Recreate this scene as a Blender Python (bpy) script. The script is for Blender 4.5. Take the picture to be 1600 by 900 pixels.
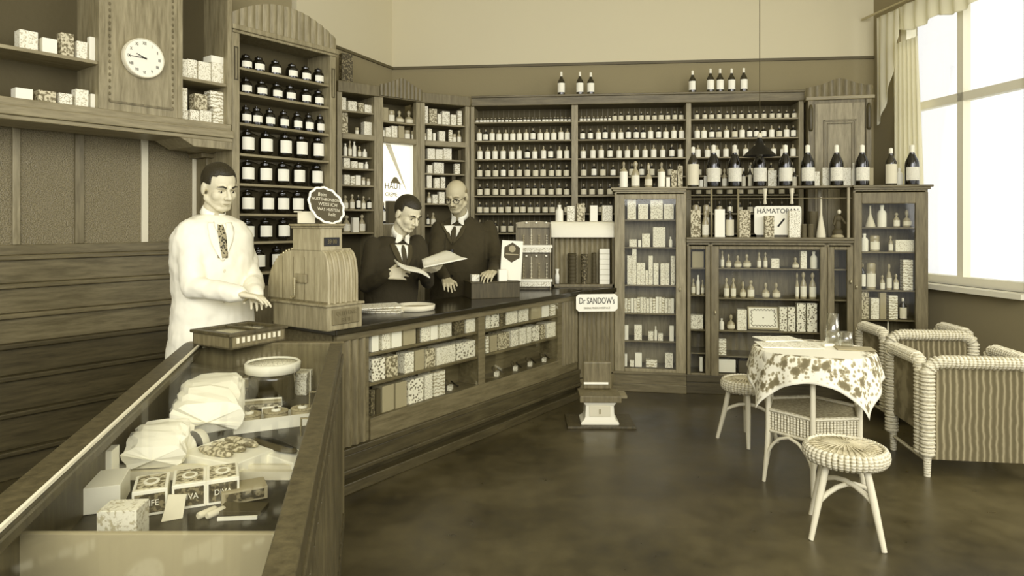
import bpy, math, random
from mathutils import Matrix, Vector
random.seed(7)
for o in list(bpy.data.objects): bpy.data.objects.remove(o)
scn = bpy.context.scene
COL = scn.collection
K, H = 1050.0, 1.45            # focal length in pixels, eye height

# ---------------- camera ----------------
cam = bpy.data.cameras.new('camera'); camo = bpy.data.objects.new('camera', cam); COL.objects.link(camo)
cam.sensor_width = 36; cam.lens = 36*K/1600; cam.shift_y = -100/1600
camo.location = (0, 0, H); camo.rotation_euler = (math.pi/2, 0, 0); cam.clip_start = .05
scn.camera = camo
scn.view_settings.view_transform = 'Standard'; scn.view_settings.look = 'None'
scn.view_settings.gamma = 1; scn.view_settings.use_curve_mapping = False
scn.view_settings.exposure = 0.0
# ---------------- world and daylight ----------------
wd = bpy.data.worlds.new('world'); scn.world = wd; wd.use_nodes = True
bg = wd.node_tree.nodes['Background']; bg.inputs[0].default_value = (.98, .98, 1, 1); bg.inputs[1].default_value = 1.25
def area(name, loc, target, sx, sy, power, col=(1, .99, 1)):
    l = bpy.data.lights.new(name, 'AREA'); l.shape = 'RECTANGLE'; l.size = sx; l.size_y = sy; l.energy = power; l.color = col
    o = bpy.data.objects.new(name, l); COL.objects.link(o); o.location = loc
    o.rotation_euler = (Vector(target)-Vector(loc)).to_track_quat('-Z', 'Y').to_euler(); return o
area('shop_window_light', (0.6, -1.6, 2.9), (0.2, 5.5, 1.2), 4.5, 2.2, 250)
area('side_window_light', (4.3, 2.6, 2.3), (-0.6, 4.2, 1.0), 2.6, 2.0, 90)

# ---------------- colour and materials ----------------
ANCH = [(0, (8, 6, 0)), (.25, (70, 62, 36)), (.5, (138, 127, 92)), (.75, (204, 194, 157)), (1, (255, 252, 230))]
def G(g, a=1):
    g = max(0, min(1, g))
    for (g0, c0), (g1, c1) in zip(ANCH, ANCH[1:]):
        if g <= g1:
            t = (g-g0)/(g1-g0); c = [c0[i]+(c1[i]-c0[i])*t for i in range(3)]; break
    return tuple(((x/255+.055)/1.055)**2.4 if x/255 > .04045 else x/255/12.92 for x in c)+(a,)
MATS = {}
def newmat(name):
    m = bpy.data.materials.new(name); m.use_nodes = True; MATS[name] = m
    return m, m.node_tree.nodes, m.node_tree.links, m.node_tree.nodes['Principled BSDF']
def ramp(N, stops):
    r = N.new('ShaderNodeValToRGB'); e = r.color_ramp.elements
    while len(e) < len(stops): e.new(.5)
    for i, (p, g) in enumerate(stops): e[i].position = p; e[i].color = G(g)
    return r
def plain(name, g, rough=.6, bump=0, bs=60, metal=0, spec=.4):
    m, N, L, P = newmat(name)
    P.inputs['Base Color'].default_value = G(g); P.inputs['Roughness'].default_value = rough
    P.inputs['Metallic'].default_value = metal; P.inputs['Specular IOR Level'].default_value = spec
    if bump:
        tc = N.new('ShaderNodeTexCoord'); n = N.new('ShaderNodeTexNoise'); n.inputs['Scale'].default_value = bs
        b = N.new('ShaderNodeBump'); b.inputs['Strength'].default_value = bump; b.inputs['Distance'].default_value = .01
        L.new(tc.outputs['Object'], n.inputs['Vector']); L.new(n.outputs[0], b.inputs['Height']); L.new(b.outputs[0], P.inputs['Normal'])
    return m
def wood(name, g0, g1, rough=.45, sc=(14, 14, 1.6), spec=.4):
    m, N, L, P = newmat(name)
    tc = N.new('ShaderNodeTexCoord'); mp = N.new('ShaderNodeMapping'); mp.inputs['Scale'].default_value = sc
    n = N.new('ShaderNodeTexNoise'); n.inputs['Scale'].default_value = 3; n.inputs['Detail'].default_value = 6; n.inputs['Roughness'].default_value = .65
    r = ramp(N, [(.3, g0), (.7, g1)])
    L.new(tc.outputs['Object'], mp.inputs[0]); L.new(mp.outputs[0], n.inputs['Vector']); L.new(n.outputs[0], r.inputs[0])
    L.new(r.outputs[0], P.inputs['Base Color'])
    b = N.new('ShaderNodeBump'); b.inputs['Strength'].default_value = .12; b.inputs['Distance'].default_value = .004
    L.new(n.outputs[0], b.inputs['Height']); L.new(b.outputs[0], P.inputs['Normal'])
    P.inputs['Roughness'].default_value = rough; P.inputs['Specular IOR Level'].default_value = spec
    return m
def printed(name, ga, gb, scale, kind='noise', thr=(.5, .56), rough=.7):
    m, N, L, P = newmat(name)
    tc = N.new('ShaderNodeTexCoord'); oi = N.new('ShaderNodeObjectInfo'); ad = N.new('ShaderNodeVectorMath'); ad.operation = 'ADD'
    mu = N.new('ShaderNodeMath'); mu.operation = 'MULTIPLY'; mu.inputs[1].default_value = 13
    L.new(oi.outputs['Random'], mu.inputs[0]); L.new(tc.outputs['Object'], ad.inputs[0]); L.new(mu.outputs[0], ad.inputs[1])
    if kind == 'noise':
        n = N.new('ShaderNodeTexNoise'); n.inputs['Scale'].default_value = scale; n.inputs['Detail'].default_value = 3; out = n.outputs[0]
    elif kind == 'vor':
        n = N.new('ShaderNodeTexVoronoi'); n.inputs['Scale'].default_value = scale; out = n.outputs['Distance']
    else:
        n = N.new('ShaderNodeTexWave'); n.bands_direction = 'Z'; n.inputs['Scale'].default_value = scale; n.inputs['Distortion'].default_value = 6
        n.inputs['Detail Scale'].default_value = 3; out = n.outputs['Fac'] if 'Fac' in n.outputs else n.outputs[1]
    L.new(ad.outputs[0], n.inputs['Vector'])
    r = ramp(N, [(thr[0], ga), (thr[1], gb)]); L.new(out, r.inputs[0]); L.new(r.outputs[0], P.inputs['Base Color'])
    P.inputs['Roughness'].default_value = rough
    return m
def glass(name, refl=.06, tint=.98, fr=.22):
    m, N, L, P = newmat(name); N.remove(P)
    t = N.new('ShaderNodeBsdfTransparent'); t.inputs[0].default_value = (tint, tint, tint*.98, 1)
    g = N.new('ShaderNodeBsdfGlossy'); g.inputs['Roughness'].default_value = .04; g.inputs[0].default_value = (.95, .94, .88, 1)
    lw = N.new('ShaderNodeLayerWeight'); lw.inputs[0].default_value = .25
    mr = N.new('ShaderNodeMath'); mr.operation = 'MULTIPLY_ADD'; mr.inputs[1].default_value = fr; mr.inputs[2].default_value = refl
    mx = N.new('ShaderNodeMixShader'); L.new(lw.outputs['Fresnel'], mr.inputs[0]); L.new(mr.outputs[0], mx.inputs[0])
    L.new(t.outputs[0], mx.inputs[1]); L.new(g.outputs[0], mx.inputs[2]); L.new(mx.outputs[0], N['Material Output'].inputs[0])
    return m
wood('wood_light', .42, .6); wood('wood_mid', .33, .48); wood('wood_dark', .2, .33); wood('wood_deep', .12, .21)
wood('wood_h', .3, .45, sc=(1.6, 14, 14)); wood('wood_h_dark', .2, .31, sc=(1.6, 14, 14)); wood('wood_h_light', .42, .58, sc=(1.6, 14, 14))
wood('counter_top', .1, .17, rough=.22, sc=(1.2, 12, 12), spec=.6)
wood('register_wood', .5, .66, sc=(16, 16, 2))
plain('back_board', .3, .8, .3, 30); plain('white_paint', .92, .5); plain('wall_upper', .78, .9, .05, 20); plain('wall_lower', .53, .9, .1, 40)
plain('ceiling_paint', .9, .9); plain('rail_paint', .33, .5)
plain('dark_glass', .07, .12, spec=.8); plain('brown_glass', .17, .15, spec=.7); plain('pale_glass', .62, .25, spec=.6)
plain('label_paper', .97, .8); plain('label_old', .84, .8); plain('stopper', .55, .3, spec=.7); plain('cork', .6, .8); plain('foil', .93, .45)
plain('black', .05, .4); plain('ink', .12, .7); plain('ink_grey', .42, .7); plain('card_white', .96, .75); plain('card_mid', .62, .75); plain('card_dark', .28, .7)
plain('paper', .97, .85); plain('rattan', .84, .5, .15, 40); plain('brass', .72, .3, metal=.6); plain('steel', .7, .25, metal=.8)
plain('skin', .8, .55, .06, 120); plain('skin_aged', .72, .6, .1, 90); plain('hair_dark', .17, .45, .5, 160); plain('hair_grey', .5, .7, .4, 160)
plain('coat_white', .94, .85, .15, 8); plain('suit_dark', .19, .9, .25, 60); plain('lapel_cloth', .26, .85, .2, 80); plain('suit_dark2', .22, .9, .25, 60); plain('shirt_white', .97, .8)
plain('tie', .25, .7, .3, 200); plain('lips', .6, .6); plain('trousers', .2, .9)
printed('print_light', .94, .72, 110, thr=(.52, .62)); printed('print_fine', .6, .95, 150, thr=(.38, .5)); printed('print_mid', .78, .42, 70, thr=(.46, .56))
printed('print_lines', .95, .66, 14, 'wave', (.55, .75)); printed('print_flower', .4, .93, 60, 'vor', (.3, .45)); printed('print_dark', .25, .5, 80, thr=(.5, .6))
printed('label_print', .96, .72, 120, thr=(.52, .6)); printed('label_busy', .4, .96, 90, thr=(.38, .5))
printed('tie_pat', .2, .6, 80, 'vor', (.4, .5))
glass('pane', .012); glass('case_glass', .012, fr=.1); glass('tumbler_glass', .16, .93)
def special():
    # corrugated/hammered glass of the partition
    m, N, L, P = newmat('hammered_glass'); tc = N.new('ShaderNodeTexCoord')
    v = N.new('ShaderNodeTexNoise'); v.inputs['Scale'].default_value = 150; v.inputs['Detail'].default_value = 2
    r = ramp(N, [(.38, .38), (.62, .52)]); b = N.new('ShaderNodeBump'); b.inputs['Strength'].default_value = .7; b.inputs['Distance'].default_value = .01
    L.new(tc.outputs['Object'], v.inputs['Vector']); L.new(v.outputs[0], r.inputs[0]); L.new(r.outputs[0], P.inputs['Base Color'])
    L.new(v.outputs[0], b.inputs['Height']); L.new(b.outputs[0], P.inputs['Normal']); P.inputs['Roughness'].default_value = .28
    # floor
    m, N, L, P = newmat('linoleum'); tc = N.new('ShaderNodeTexCoord')
    n = N.new('ShaderNodeTexNoise'); n.inputs['Scale'].default_value = 1.3; n.inputs['Detail'].default_value = 8; n.inputs['Roughness'].default_value = .6
    n2 = N.new('ShaderNodeTexNoise'); n2.inputs['Scale'].default_value = 9; n2.inputs['Detail'].default_value = 6
    mx = N.new('ShaderNodeMath'); mx.operation = 'MULTIPLY_ADD'; mx.inputs[1].default_value = .35
    L.new(tc.outputs['Object'], n.inputs['Vector']); L.new(tc.outputs['Object'], n2.inputs['Vector']); L.new(n2.outputs[0], mx.inputs[0]); L.new(n.outputs[0], mx.inputs[2])
    r = ramp(N, [(.5, .17), (.62, .235), (.85, .33)]); L.new(mx.outputs[0], r.inputs[0]); L.new(r.outputs[0], P.inputs['Base Color'])
    rr = N.new('ShaderNodeMapRange'); rr.inputs[3].default_value = .2; rr.inputs[4].default_value = .45; L.new(n2.outputs[0], rr.inputs[0]); L.new(rr.outputs[0], P.inputs['Roughness'])
    # wicker
    for nm, g0, g1 in (('wicker', .62, .86), ('wicker_dark', .5, .74)):
        m, N, L, P = newmat(nm); tc = N.new('ShaderNodeTexCoord')
        w1 = N.new('ShaderNodeTexWave'); w1.bands_direction = 'Z'; w1.inputs['Scale'].default_value = 22; w1.inputs['Distortion'].default_value = 1.5
        n = N.new('ShaderNodeTexNoise'); n.inputs['Scale'].default_value = 60
        ad = N.new('ShaderNodeMath'); ad.operation = 'MULTIPLY_ADD'; ad.inputs[1].default_value = .5
        L.new(tc.outputs['Object'], w1.inputs['Vector']); L.new(tc.outputs['Object'], n.inputs['Vector'])
        L.new(w1.outputs[1], ad.inputs[0]); L.new(n.outputs[0], ad.inputs[2])
        r = ramp(N, [(.35, g0), (.8, g1)]); L.new(ad.outputs[0], r.inputs[0]); L.new(r.outputs[0], P.inputs['Base Color'])
        b = N.new('ShaderNodeBump'); b.inputs['Strength'].default_value = .6; b.inputs['Distance'].default_value = .006
        L.new(ad.outputs[0], b.inputs['Height']); L.new(b.outputs[0], P.inputs['Normal']); P.inputs['Roughness'].default_value = .55
    # striped chair fabric
    m, N, L, P = newmat('stripe_fabric'); tc = N.new('ShaderNodeTexCoord')
    w1 = N.new('ShaderNodeTexWave'); w1.bands_direction = 'X'; w1.inputs['Scale'].default_value = 9; w1.inputs['Distortion'].default_value = 2.5; w1.inputs['Detail'].default_value = 3
    L.new(tc.outputs['Object'], w1.inputs['Vector']); r = ramp(N, [(.2, .36), (.75, .45), (.98, .58)]); L.new(w1.outputs[1], r.inputs[0]); L.new(r.outputs[0], P.inputs['Base Color']); P.inputs['Roughness'].default_value = .9
    # floral cloth: flowers on the border, plain middle
    m, N, L, P = newmat('floral_cloth'); tc = N.new('ShaderNodeTexCoord')
    uv = tc.outputs['UV']
    v = N.new('ShaderNodeTexVoronoi'); v.inputs['Scale'].default_value = 14; v.inputs['Randomness'].default_value = .9
    n = N.new('ShaderNodeTexNoise'); n.inputs['Scale'].default_value = 30; n.inputs['Detail'].default_value = 3
    L.new(uv, v.inputs['Vector']); L.new(uv, n.inputs['Vector'])
    ad = N.new('ShaderNodeMath'); ad.operation = 'MULTIPLY_ADD'; ad.inputs[1].default_value = .9; L.new(n.outputs[0], ad.inputs[0]); L.new(v.outputs['Distance'], ad.inputs[2])
    r = ramp(N, [(.0, .36), (.78, .45), (.86, .62), (.93, .93)]); L.new(ad.outputs[0], r.inputs[0])
    v2 = N.new('ShaderNodeTexVoronoi'); v2.inputs['Scale'].default_value = 38; v2.inputs['Randomness'].default_value = 1; L.new(uv, v2.inputs['Vector'])
    r2 = ramp(N, [(.0, .5), (.3, .58), (.42, .8), (.5, .95)]); L.new(v2.outputs['Distance'], r2.inputs[0])
    mm = N.new('ShaderNodeMix'); mm.data_type = 'RGBA'; mm.blend_type = 'DARKEN'; mm.inputs[0].default_value = 1; L.new(r.outputs[0], mm.inputs[6]); L.new(r2.outputs[0], mm.inputs[7])
    sp = N.new('ShaderNodeSeparateXYZ'); L.new(uv, sp.inputs[0])
    ds = []
    for c in 'XY':
        s = N.new('ShaderNodeMath'); s.operation = 'SUBTRACT'; s.inputs[1].default_value = .5; L.new(sp.outputs[c], s.inputs[0])
        a = N.new('ShaderNodeMath'); a.operation = 'ABSOLUTE'; L.new(s.outputs[0], a.inputs[0]); ds.append(a)
    mxm = N.new('ShaderNodeMath'); mxm.operation = 'MAXIMUM'; L.new(ds[0].outputs[0], mxm.inputs[0]); L.new(ds[1].outputs[0], mxm.inputs[1])
    rg = N.new('ShaderNodeValToRGB'); e = rg.color_ramp.elements; e.new(.5); e.new(.5)
    for i, (p, c) in enumerate([(.27, 1), (.3, 0), (.47, 0), (.485, 1)]): e[i].position = p; e[i].color = (c, c, c, 1)
    L.new(mxm.outputs[0], rg.inputs[0])
    mx = N.new('ShaderNodeMix'); mx.data_type = 'RGBA'; L.new(rg.outputs[0], mx.inputs[0]); L.new(mm.outputs[2], mx.inputs[6]); mx.inputs[7].default_value = G(.93)
    L.new(mx.outputs[2], P.inputs['Base Color']); P.inputs['Roughness'].default_value = .85
    # sheer curtain
    m, N, L, P = newmat('sheer'); P.inputs['Base Color'].default_value = G(.97); P.inputs['Roughness'].default_value = .9
    tl = N.new('ShaderNodeBsdfTranslucent'); tl.inputs[0].default_value = G(.97); mx = N.new('ShaderNodeMixShader'); mx.inputs[0].default_value = .5
    L.new(P.outputs[0], mx.inputs[1]); L.new(tl.outputs[0], mx.inputs[2]); L.new(mx.outputs[0], N['Material Output'].inputs[0])
    # mirror pane: its reflected daylight is put in as emission
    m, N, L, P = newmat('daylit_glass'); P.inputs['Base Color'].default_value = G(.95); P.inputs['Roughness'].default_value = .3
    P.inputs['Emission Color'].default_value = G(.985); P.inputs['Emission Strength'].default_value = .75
special()

# ---------------- mesh helpers ----------------
class MB:
    def __init__(s): s.v = []; s.f = []; s.m = []; s.s = []; s.M = Matrix.Identity(4); s.mi = 0
    def add(s, vs, fs, smooth=False, mi=None):
        b = len(s.v); s.v += [tuple(s.M @ Vector(p)) for p in vs]
        for f in fs: s.f.append([b+i for i in f]); s.m.append(s.mi if mi is None else mi); s.s.append(smooth)
        return s
    def box(s, x0, x1, y0, y1, z0, z1, mi=None):
        return s.add([(x0, y0, z0), (x1, y0, z0), (x1, y1, z0), (x0, y1, z0), (x0, y0, z1), (x1, y0, z1), (x1, y1, z1), (x0, y1, z1)],
              [(0, 3, 2, 1), (4, 5, 6, 7), (0, 1, 5, 4), (1, 2, 6, 5), (2, 3, 7, 6), (3, 0, 4, 7)], False, mi)
    def prism(s, poly, a0, a1, axis='z', mi=None):       # poly in the other two axes
        n = len(poly)
        def P(p, t): return (p[0], p[1], t) if axis == 'z' else ((p[0], t, p[1]) if axis == 'y' else (t, p[0], p[1]))
        vs = [P(p, a0) for p in poly]+[P(p, a1) for p in poly]
        return s.add(vs, [tuple(range(n))[::-1], tuple(range(n, 2*n))]+[(i, (i+1) % n, n+(i+1) % n, n+i) for i in range(n)], False, mi)
    def lathe(s, prof, n=20, c=(0, 0, 0), cap=True, mis=None, a0=0, a1=2*math.pi, sx=1, sy=1):
        full = abs(a1-a0-2*math.pi) < 1e-6; cols = n if full else n+1
        vs = []; fs = []; ms = []
        for r, z in prof:
            for i in range(cols):
                a = a0+(a1-a0)*i/n; vs.append((c[0]+r*math.cos(a)*sx, c[1]+r*math.sin(a)*sy, c[2]+z))
        for j in range(len(prof)-1):
            for i in range(n):
                k = (i+1) % cols if full else i+1
                fs.append((j*cols+i, j*cols+k, (j+1)*cols+k, (j+1)*cols+i)); ms.append(mis[j] if mis else s.mi)
        b = len(s.v); s.v += [tuple(s.M @ Vector(p)) for p in vs]
        for f, m in zip(fs, ms): s.f.append([b+i for i in f]); s.m.append(m); s.s.append(True)
        if cap and full:
            if prof[0][0] > 1e-5: s.f.append([b+i for i in range(cols)][::-1]); s.m.append(mis[0] if mis else s.mi); s.s.append(False)
            if prof[-1][0] > 1e-5: q = b+(len(prof)-1)*cols; s.f.append([q+i for i in range(cols)]); s.m.append(mis[-1] if mis else s.mi); s.s.append(False)
        return s
    def tube(s, pts, rad, n=8, closed=False):
        pts = [Vector(p) for p in pts]; R = rad if isinstance(rad, (list, tuple)) else [rad]*len(pts); N = len(pts)
        vs = []; fs = []; up = None
        for i, p in enumerate(pts):
            d = (pts[(i+1) % N]-pts[i-1]) if closed else (pts[min(i+1, N-1)]-pts[max(i-1, 0)])
            d.normalize()
            if up is None: up = Vector((0, 0, 1)) if abs(d.z) < .9 else Vector((1, 0, 0))
            x = d.cross(up).normalized(); y = x.cross(d).normalized(); up = y
            for k in range(n):
                a = 2*math.pi*k/n; vs.append(tuple(p+x*math.cos(a)*R[i]+y*math.sin(a)*R[i]))
        for i in range(N if closed else N-1):
            j = (i+1) % N
            for k in range(n): fs.append((i*n+k, i*n+(k+1) % n, j*n+(k+1) % n, j*n+k))
        s.add(vs, fs, True)
        if not closed: s.add([vs[k] for k in range(n)], [tuple(range(n))]); s.add([vs[(N-1)*n+k] for k in range(n)], [tuple(range(n))[::-1]])
        return s
    def ell(s, c, r, n=16, m=10, rot=None):
        M0 = s.M; s.M = M0 @ Matrix.Translation(c) @ (rot.to_4x4() if rot else Matrix.Identity(4)) @ Matrix.Diagonal((r[0], r[1], r[2], 1))
        s.lathe([(math.sin(math.pi*j/m) if 0 < j < m else 1e-4, -math.cos(math.pi*j/m)) for j in range(m+1)], n, cap=True); s.M = M0; return s
    def cap(s, p0, p1, r0, r1, n=14):                   # tapered capsule
        p0, p1 = Vector(p0), Vector(p1); d = p1-p0; L = d.length or 1e-4; q = d.to_track_quat('Z', 'Y').to_matrix().to_4x4()
        M0 = s.M; s.M = M0 @ Matrix.Translation(p0) @ q
        pr = [(max(1e-4, r0*math.sin(t)), -r0*math.cos(t)) for t in [i*math.pi/8 for i in range(5)]]
        pr += [(max(1e-4, r1*math.cos(t)), L+r1*math.sin(t)) for t in [i*math.pi/8 for i in range(5)]]
        s.lathe(pr, n); s.M = M0; return s
    def obj(s, name, mats, parent=None, loc=None, rot=None, bevel=0, label=None):
        me = bpy.data.meshes.new(name); me.from_pydata(s.v, [], s.f)
        for m in (mats if isinstance(mats, (list, tuple)) else [mats]): me.materials.append(MATS[m])
        me.polygons.foreach_set('material_index', s.m); me.polygons.foreach_set('use_smooth', s.s); me.update()
        return link(name, me, parent, loc, rot, bevel, label)
def link(name, me, parent=None, loc=None, rot=None, bevel=0, label=None):
    o = bpy.data.objects.new(name, me); COL.objects.link(o)
    if parent: o.parent = parent
    if loc is not None: o.location = loc
    if rot is not None: o.rotation_euler = rot if isinstance(rot, (list, tuple)) else (0, 0, rot)
    if bevel:
        b = o.modifiers.new('bevel', 'BEVEL'); b.width = bevel; b.segments = 2; b.limit_method = 'ANGLE'
    if label: o['label'] = label
    return o
def tag(o, label=None, cat=None, group=None, kind=None):
    if label: o['label'] = label
    if cat: o['category'] = cat
    if group: o['group'] = group
    if kind: o['kind'] = kind
    return o
def empty(name, loc=(0, 0, 0), rot=0):
    o = bpy.data.objects.new(name, None); COL.objects.link(o); o.location = loc; o.rotation_euler = (0, 0, rot); o.empty_display_size = .05; return o
ORD = 'first second third fourth fifth sixth seventh eighth ninth tenth eleventh twelfth thirteenth fourteenth fifteenth sixteenth seventeenth eighteenth nineteenth twentieth twenty-first twenty-second twenty-third twenty-fourth twenty-fifth twenty-sixth twenty-seventh twenty-eighth'.split()
class F:                                                # a furniture front line: x along it, y into the wall
    def __init__(s, ox, oy, A): s.o = Vector((ox, oy)); s.A = A; s.d = Vector((math.cos(A), math.sin(A))); s.n = Vector((-math.sin(A), math.cos(A)))
    def u(s, px, v=0): t = (px-800)/K; q = s.o+s.n*v; return (t*q.y-q.x)/(s.d.x-t*s.d.y)
    def w(s, u, v=0): return s.o+s.d*u+s.n*v
    def z(s, py, u, v=0): return H-(py-350)*s.w(u, v).y/K
    def zp(s, px, py, v=0): return s.z(py, s.u(px, v), v)
    def W(s, u, v, z): p = s.w(u, v); return (p.x, p.y, z)
    def root(s, name): return empty(name, (s.o.x, s.o.y, 0), s.A)
def line(px0, Y0, px1, Y1):
    a = Vector(((px0-800)/K*Y0, Y0)); b = Vector(((px1-800)/K*Y1, Y1)); return F(a.x, a.y, math.atan2(b.y-a.y, b.x-a.x))
def at(px, py, Y): return Vector(((px-800)/K*Y, Y, H-(py-350)/K*Y))
def ath(px, py, h): Y = K*(H-h)/(py-350); return Vector(((px-800)/K*Y, Y, h))
def flutes(mb, u0, u1, z0, top, y0, y1, n, depth=.012, mi=None):   # half-round vertical flutes between u0 and u1
    w = (u1-u0)/n
    for i in range(n):
        a, b = u0+i*w, u0+(i+1)*w; za, zb = top(a), top(b)
        pts = [(a, y1)]+[(a+w*t, y0-depth*math.sin(math.pi*t)) for t in (0, .15, .35, .5, .65, .85, 1)]+[(b, y1)]
        m = len(pts); vs = [(x, y, z0) for x, y in pts]+[(x, y, za+(zb-za)*(x-a)/w) for x, y in pts]
        mb.add(vs, [tuple(range(m))[::-1], tuple(range(m, 2*m))]+[(k, (k+1) % m, m+(k+1) % m, m+k) for k in range(m)], False, mi)
def text(body, size, mat, parent=None, loc=(0, 0, 0), rot=(math.pi/2, 0, 0), name='lettering', align='CENTER', sx=1, ext=.0006):
    cu = bpy.data.curves.new(name, 'FONT'); cu.body = body; cu.size = size; cu.align_x = align; cu.align_y = 'CENTER'; cu.extrude = ext; cu.resolution_u = 3
    t = bpy.data.objects.new(name, cu); COL.objects.link(t); dg = bpy.context.evaluated_depsgraph_get()
    me = bpy.data.meshes.new_from_object(t.evaluated_get(dg)); bpy.data.objects.remove(t)
    me.transform(Matrix.Diagonal((sx, 1, 1, 1))); me.materials.clear(); me.materials.append(MATS[mat]); me.name = name
    return link(name, me, parent, loc, rot)
def copy_tree(o, loc=None, rot=None, scale=None):
    c = o.copy(); COL.objects.link(c)
    for ch in o.children:
        d = ch.copy(); COL.objects.link(d); d.parent = c
        for g in ch.children: e = g.copy(); COL.objects.link(e); e.parent = d
    if loc is not None: c.location = loc
    if rot is not None: c.rotation_euler = (0, 0, rot)
    if scale is not None: c.scale = scale
    return c

# ---------------- room shell ----------------
F_JAR = F((370-800)/K*4.55, 4.55, math.radians(53.05))
F_BACK = line(737, 6.5, 1255, 6.2)
F_R = F(3.46, 6.43, math.atan2(-1, .16))
def shell():
    S = lambda o: tag(o, kind='structure')
    plan = [(-5, -2.2), (4.95, -2.2), (3.6, 6.6), (-1.3, 7.1), (-5, 7.1)]
    S(MB().prism(plan, -.1, 0).obj('floor', 'linoleum'))
    S(MB().prism(plan, 4.0, 4.1).obj('ceiling', 'ceiling_paint'))
    # back wall
    a = Vector((-1.226, 6.885)); b = Vector((3.46, 6.43)); A = math.atan2(b.y-a.y, b.x-a.x); L = (b-a).length
    r = MB(); r.box(-.3, L+.1, 0, .12, 0, 3.03, 0); r.box(-.3, L+.1, .0, .12, 3.05, 4.0, 1); S(r.obj('wall_back', ['wall_lower', 'wall_upper'], loc=(a.x, a.y, 0), rot=A))
    S(MB().box(0, L, -.02, .1, 3.03, 3.055).obj('trim_1', 'rail_paint', loc=(a.x, a.y, 0), rot=A))
    # left wall, running away from the corner towards the camera
    A2 = math.atan2(-.815, -.352); L2 = 1.42
    r = MB(); r.box(-.0, L2, -.12, 0, 0, 3.03, 0); r.box(0, L2, -.12, .0, 3.05, 4.0, 1); S(r.obj('wall_left', ['wall_lower', 'wall_upper'], loc=(a.x, a.y, 0), rot=A2))
    S(MB().box(0, L2, -.1, .02, 3.03, 3.055).obj('trim_2', 'rail_paint', loc=(a.x, a.y, 0), rot=A2))
    S(MB().box(-7, .78, .5, .62, 0, 4.0).obj('wall_side', 'wall_lower', loc=(F_JAR.o.x, F_JAR.o.y, 0), rot=F_JAR.A))
    # right wall with two tall windows
    WIN = [(.32, 1.62), (2.1, 4.3)]; zs, zt = .95, 3.35
    r = MB(); us = [0]+[x for w in WIN for x in w]+[6.5]
    for i in range(0, len(us), 2): r.box(us[i], us[i+1], 0, .2, 0, 4.0)
    for x0, x1 in WIN: r.box(x0, x1, 0, .2, 0, zs); r.box(x0, x1, 0, .2, zt, 4.0)
    S(r.obj('wall_right', 'wall_lower', loc=(F_R.o.x, F_R.o.y, 0), rot=F_R.A))
    for k, (x0, x1) in enumerate(WIN):
        root = F_R.root(f'window_{k+1}'); S(root)
        m = MB()
        for p, q in ((x0, x0+.07), (x1-.07, x1)): m.box(p, q, .03, .13, zs, zt)
        m.box(x0, x1, .03, .13, zs, zs+.07); m.box(x0, x1, .03, .13, zt-.07, zt); m.box(x0, x1, .04, .11, 2.45, 2.52); xm = (x0+x1)/2; m.box(xm-.03, xm+.03, .04, .11, zs, zt)
        m.obj('window_frame', 'white_paint', root); MB().box(x0-.05, x1+.05, -.12, .05, zs-.04, zs).obj('window_sill', 'white_paint', root)
        MB().box(x0+.05, x1-.05, .075, .08, zs+.05, zt-.05).obj('pane', 'pane', root)
shell()
# ---------------- goods: bottles, jars, packages ----------------
def bottle_proto(name, prof, body, lab=None, top='stopper', neck_from=None, labmat='label_paper', n=12):
    """prof in unit height/half-width 1; lab=(z0,z1,r,half angle)"""
    mb = MB(); k = neck_from or len(prof)
    mb.lathe(prof, n, mis=[0 if i < k else 1 for i in range(len(prof)-1)]+[0])
    me = bpy.data.meshes.new(name); me.from_pydata(mb.v, [], mb.f); me.materials.append(MATS[body]); me.materials.append(MATS[top])
    me.polygons.foreach_set('material_index', mb.m); me.polygons.foreach_set('use_smooth', mb.s); me.update()
    lm = None
    if lab:
        z0, z1, r, ha = lab; q = MB(); q.lathe([(r, z0), (r, z1)], 8, a0=-math.pi/2-ha, a1=-math.pi/2+ha, cap=False)
        lm = bpy.data.meshes.new('label'); lm.from_pydata(q.v, [], q.f); lm.materials.append(MATS[labmat]); lm.polygons.foreach_set('use_smooth', q.s); lm.update()
    return me, lm
STP = [(.22, .84), (.34, .87), (.36, .94), (.2, .99), (.02, 1.0)]
BODY = [(.92, 0), (1, .03), (1, .58), (.85, .68), (.3, .76), (.27, .82), (.36, .83)]
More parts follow.
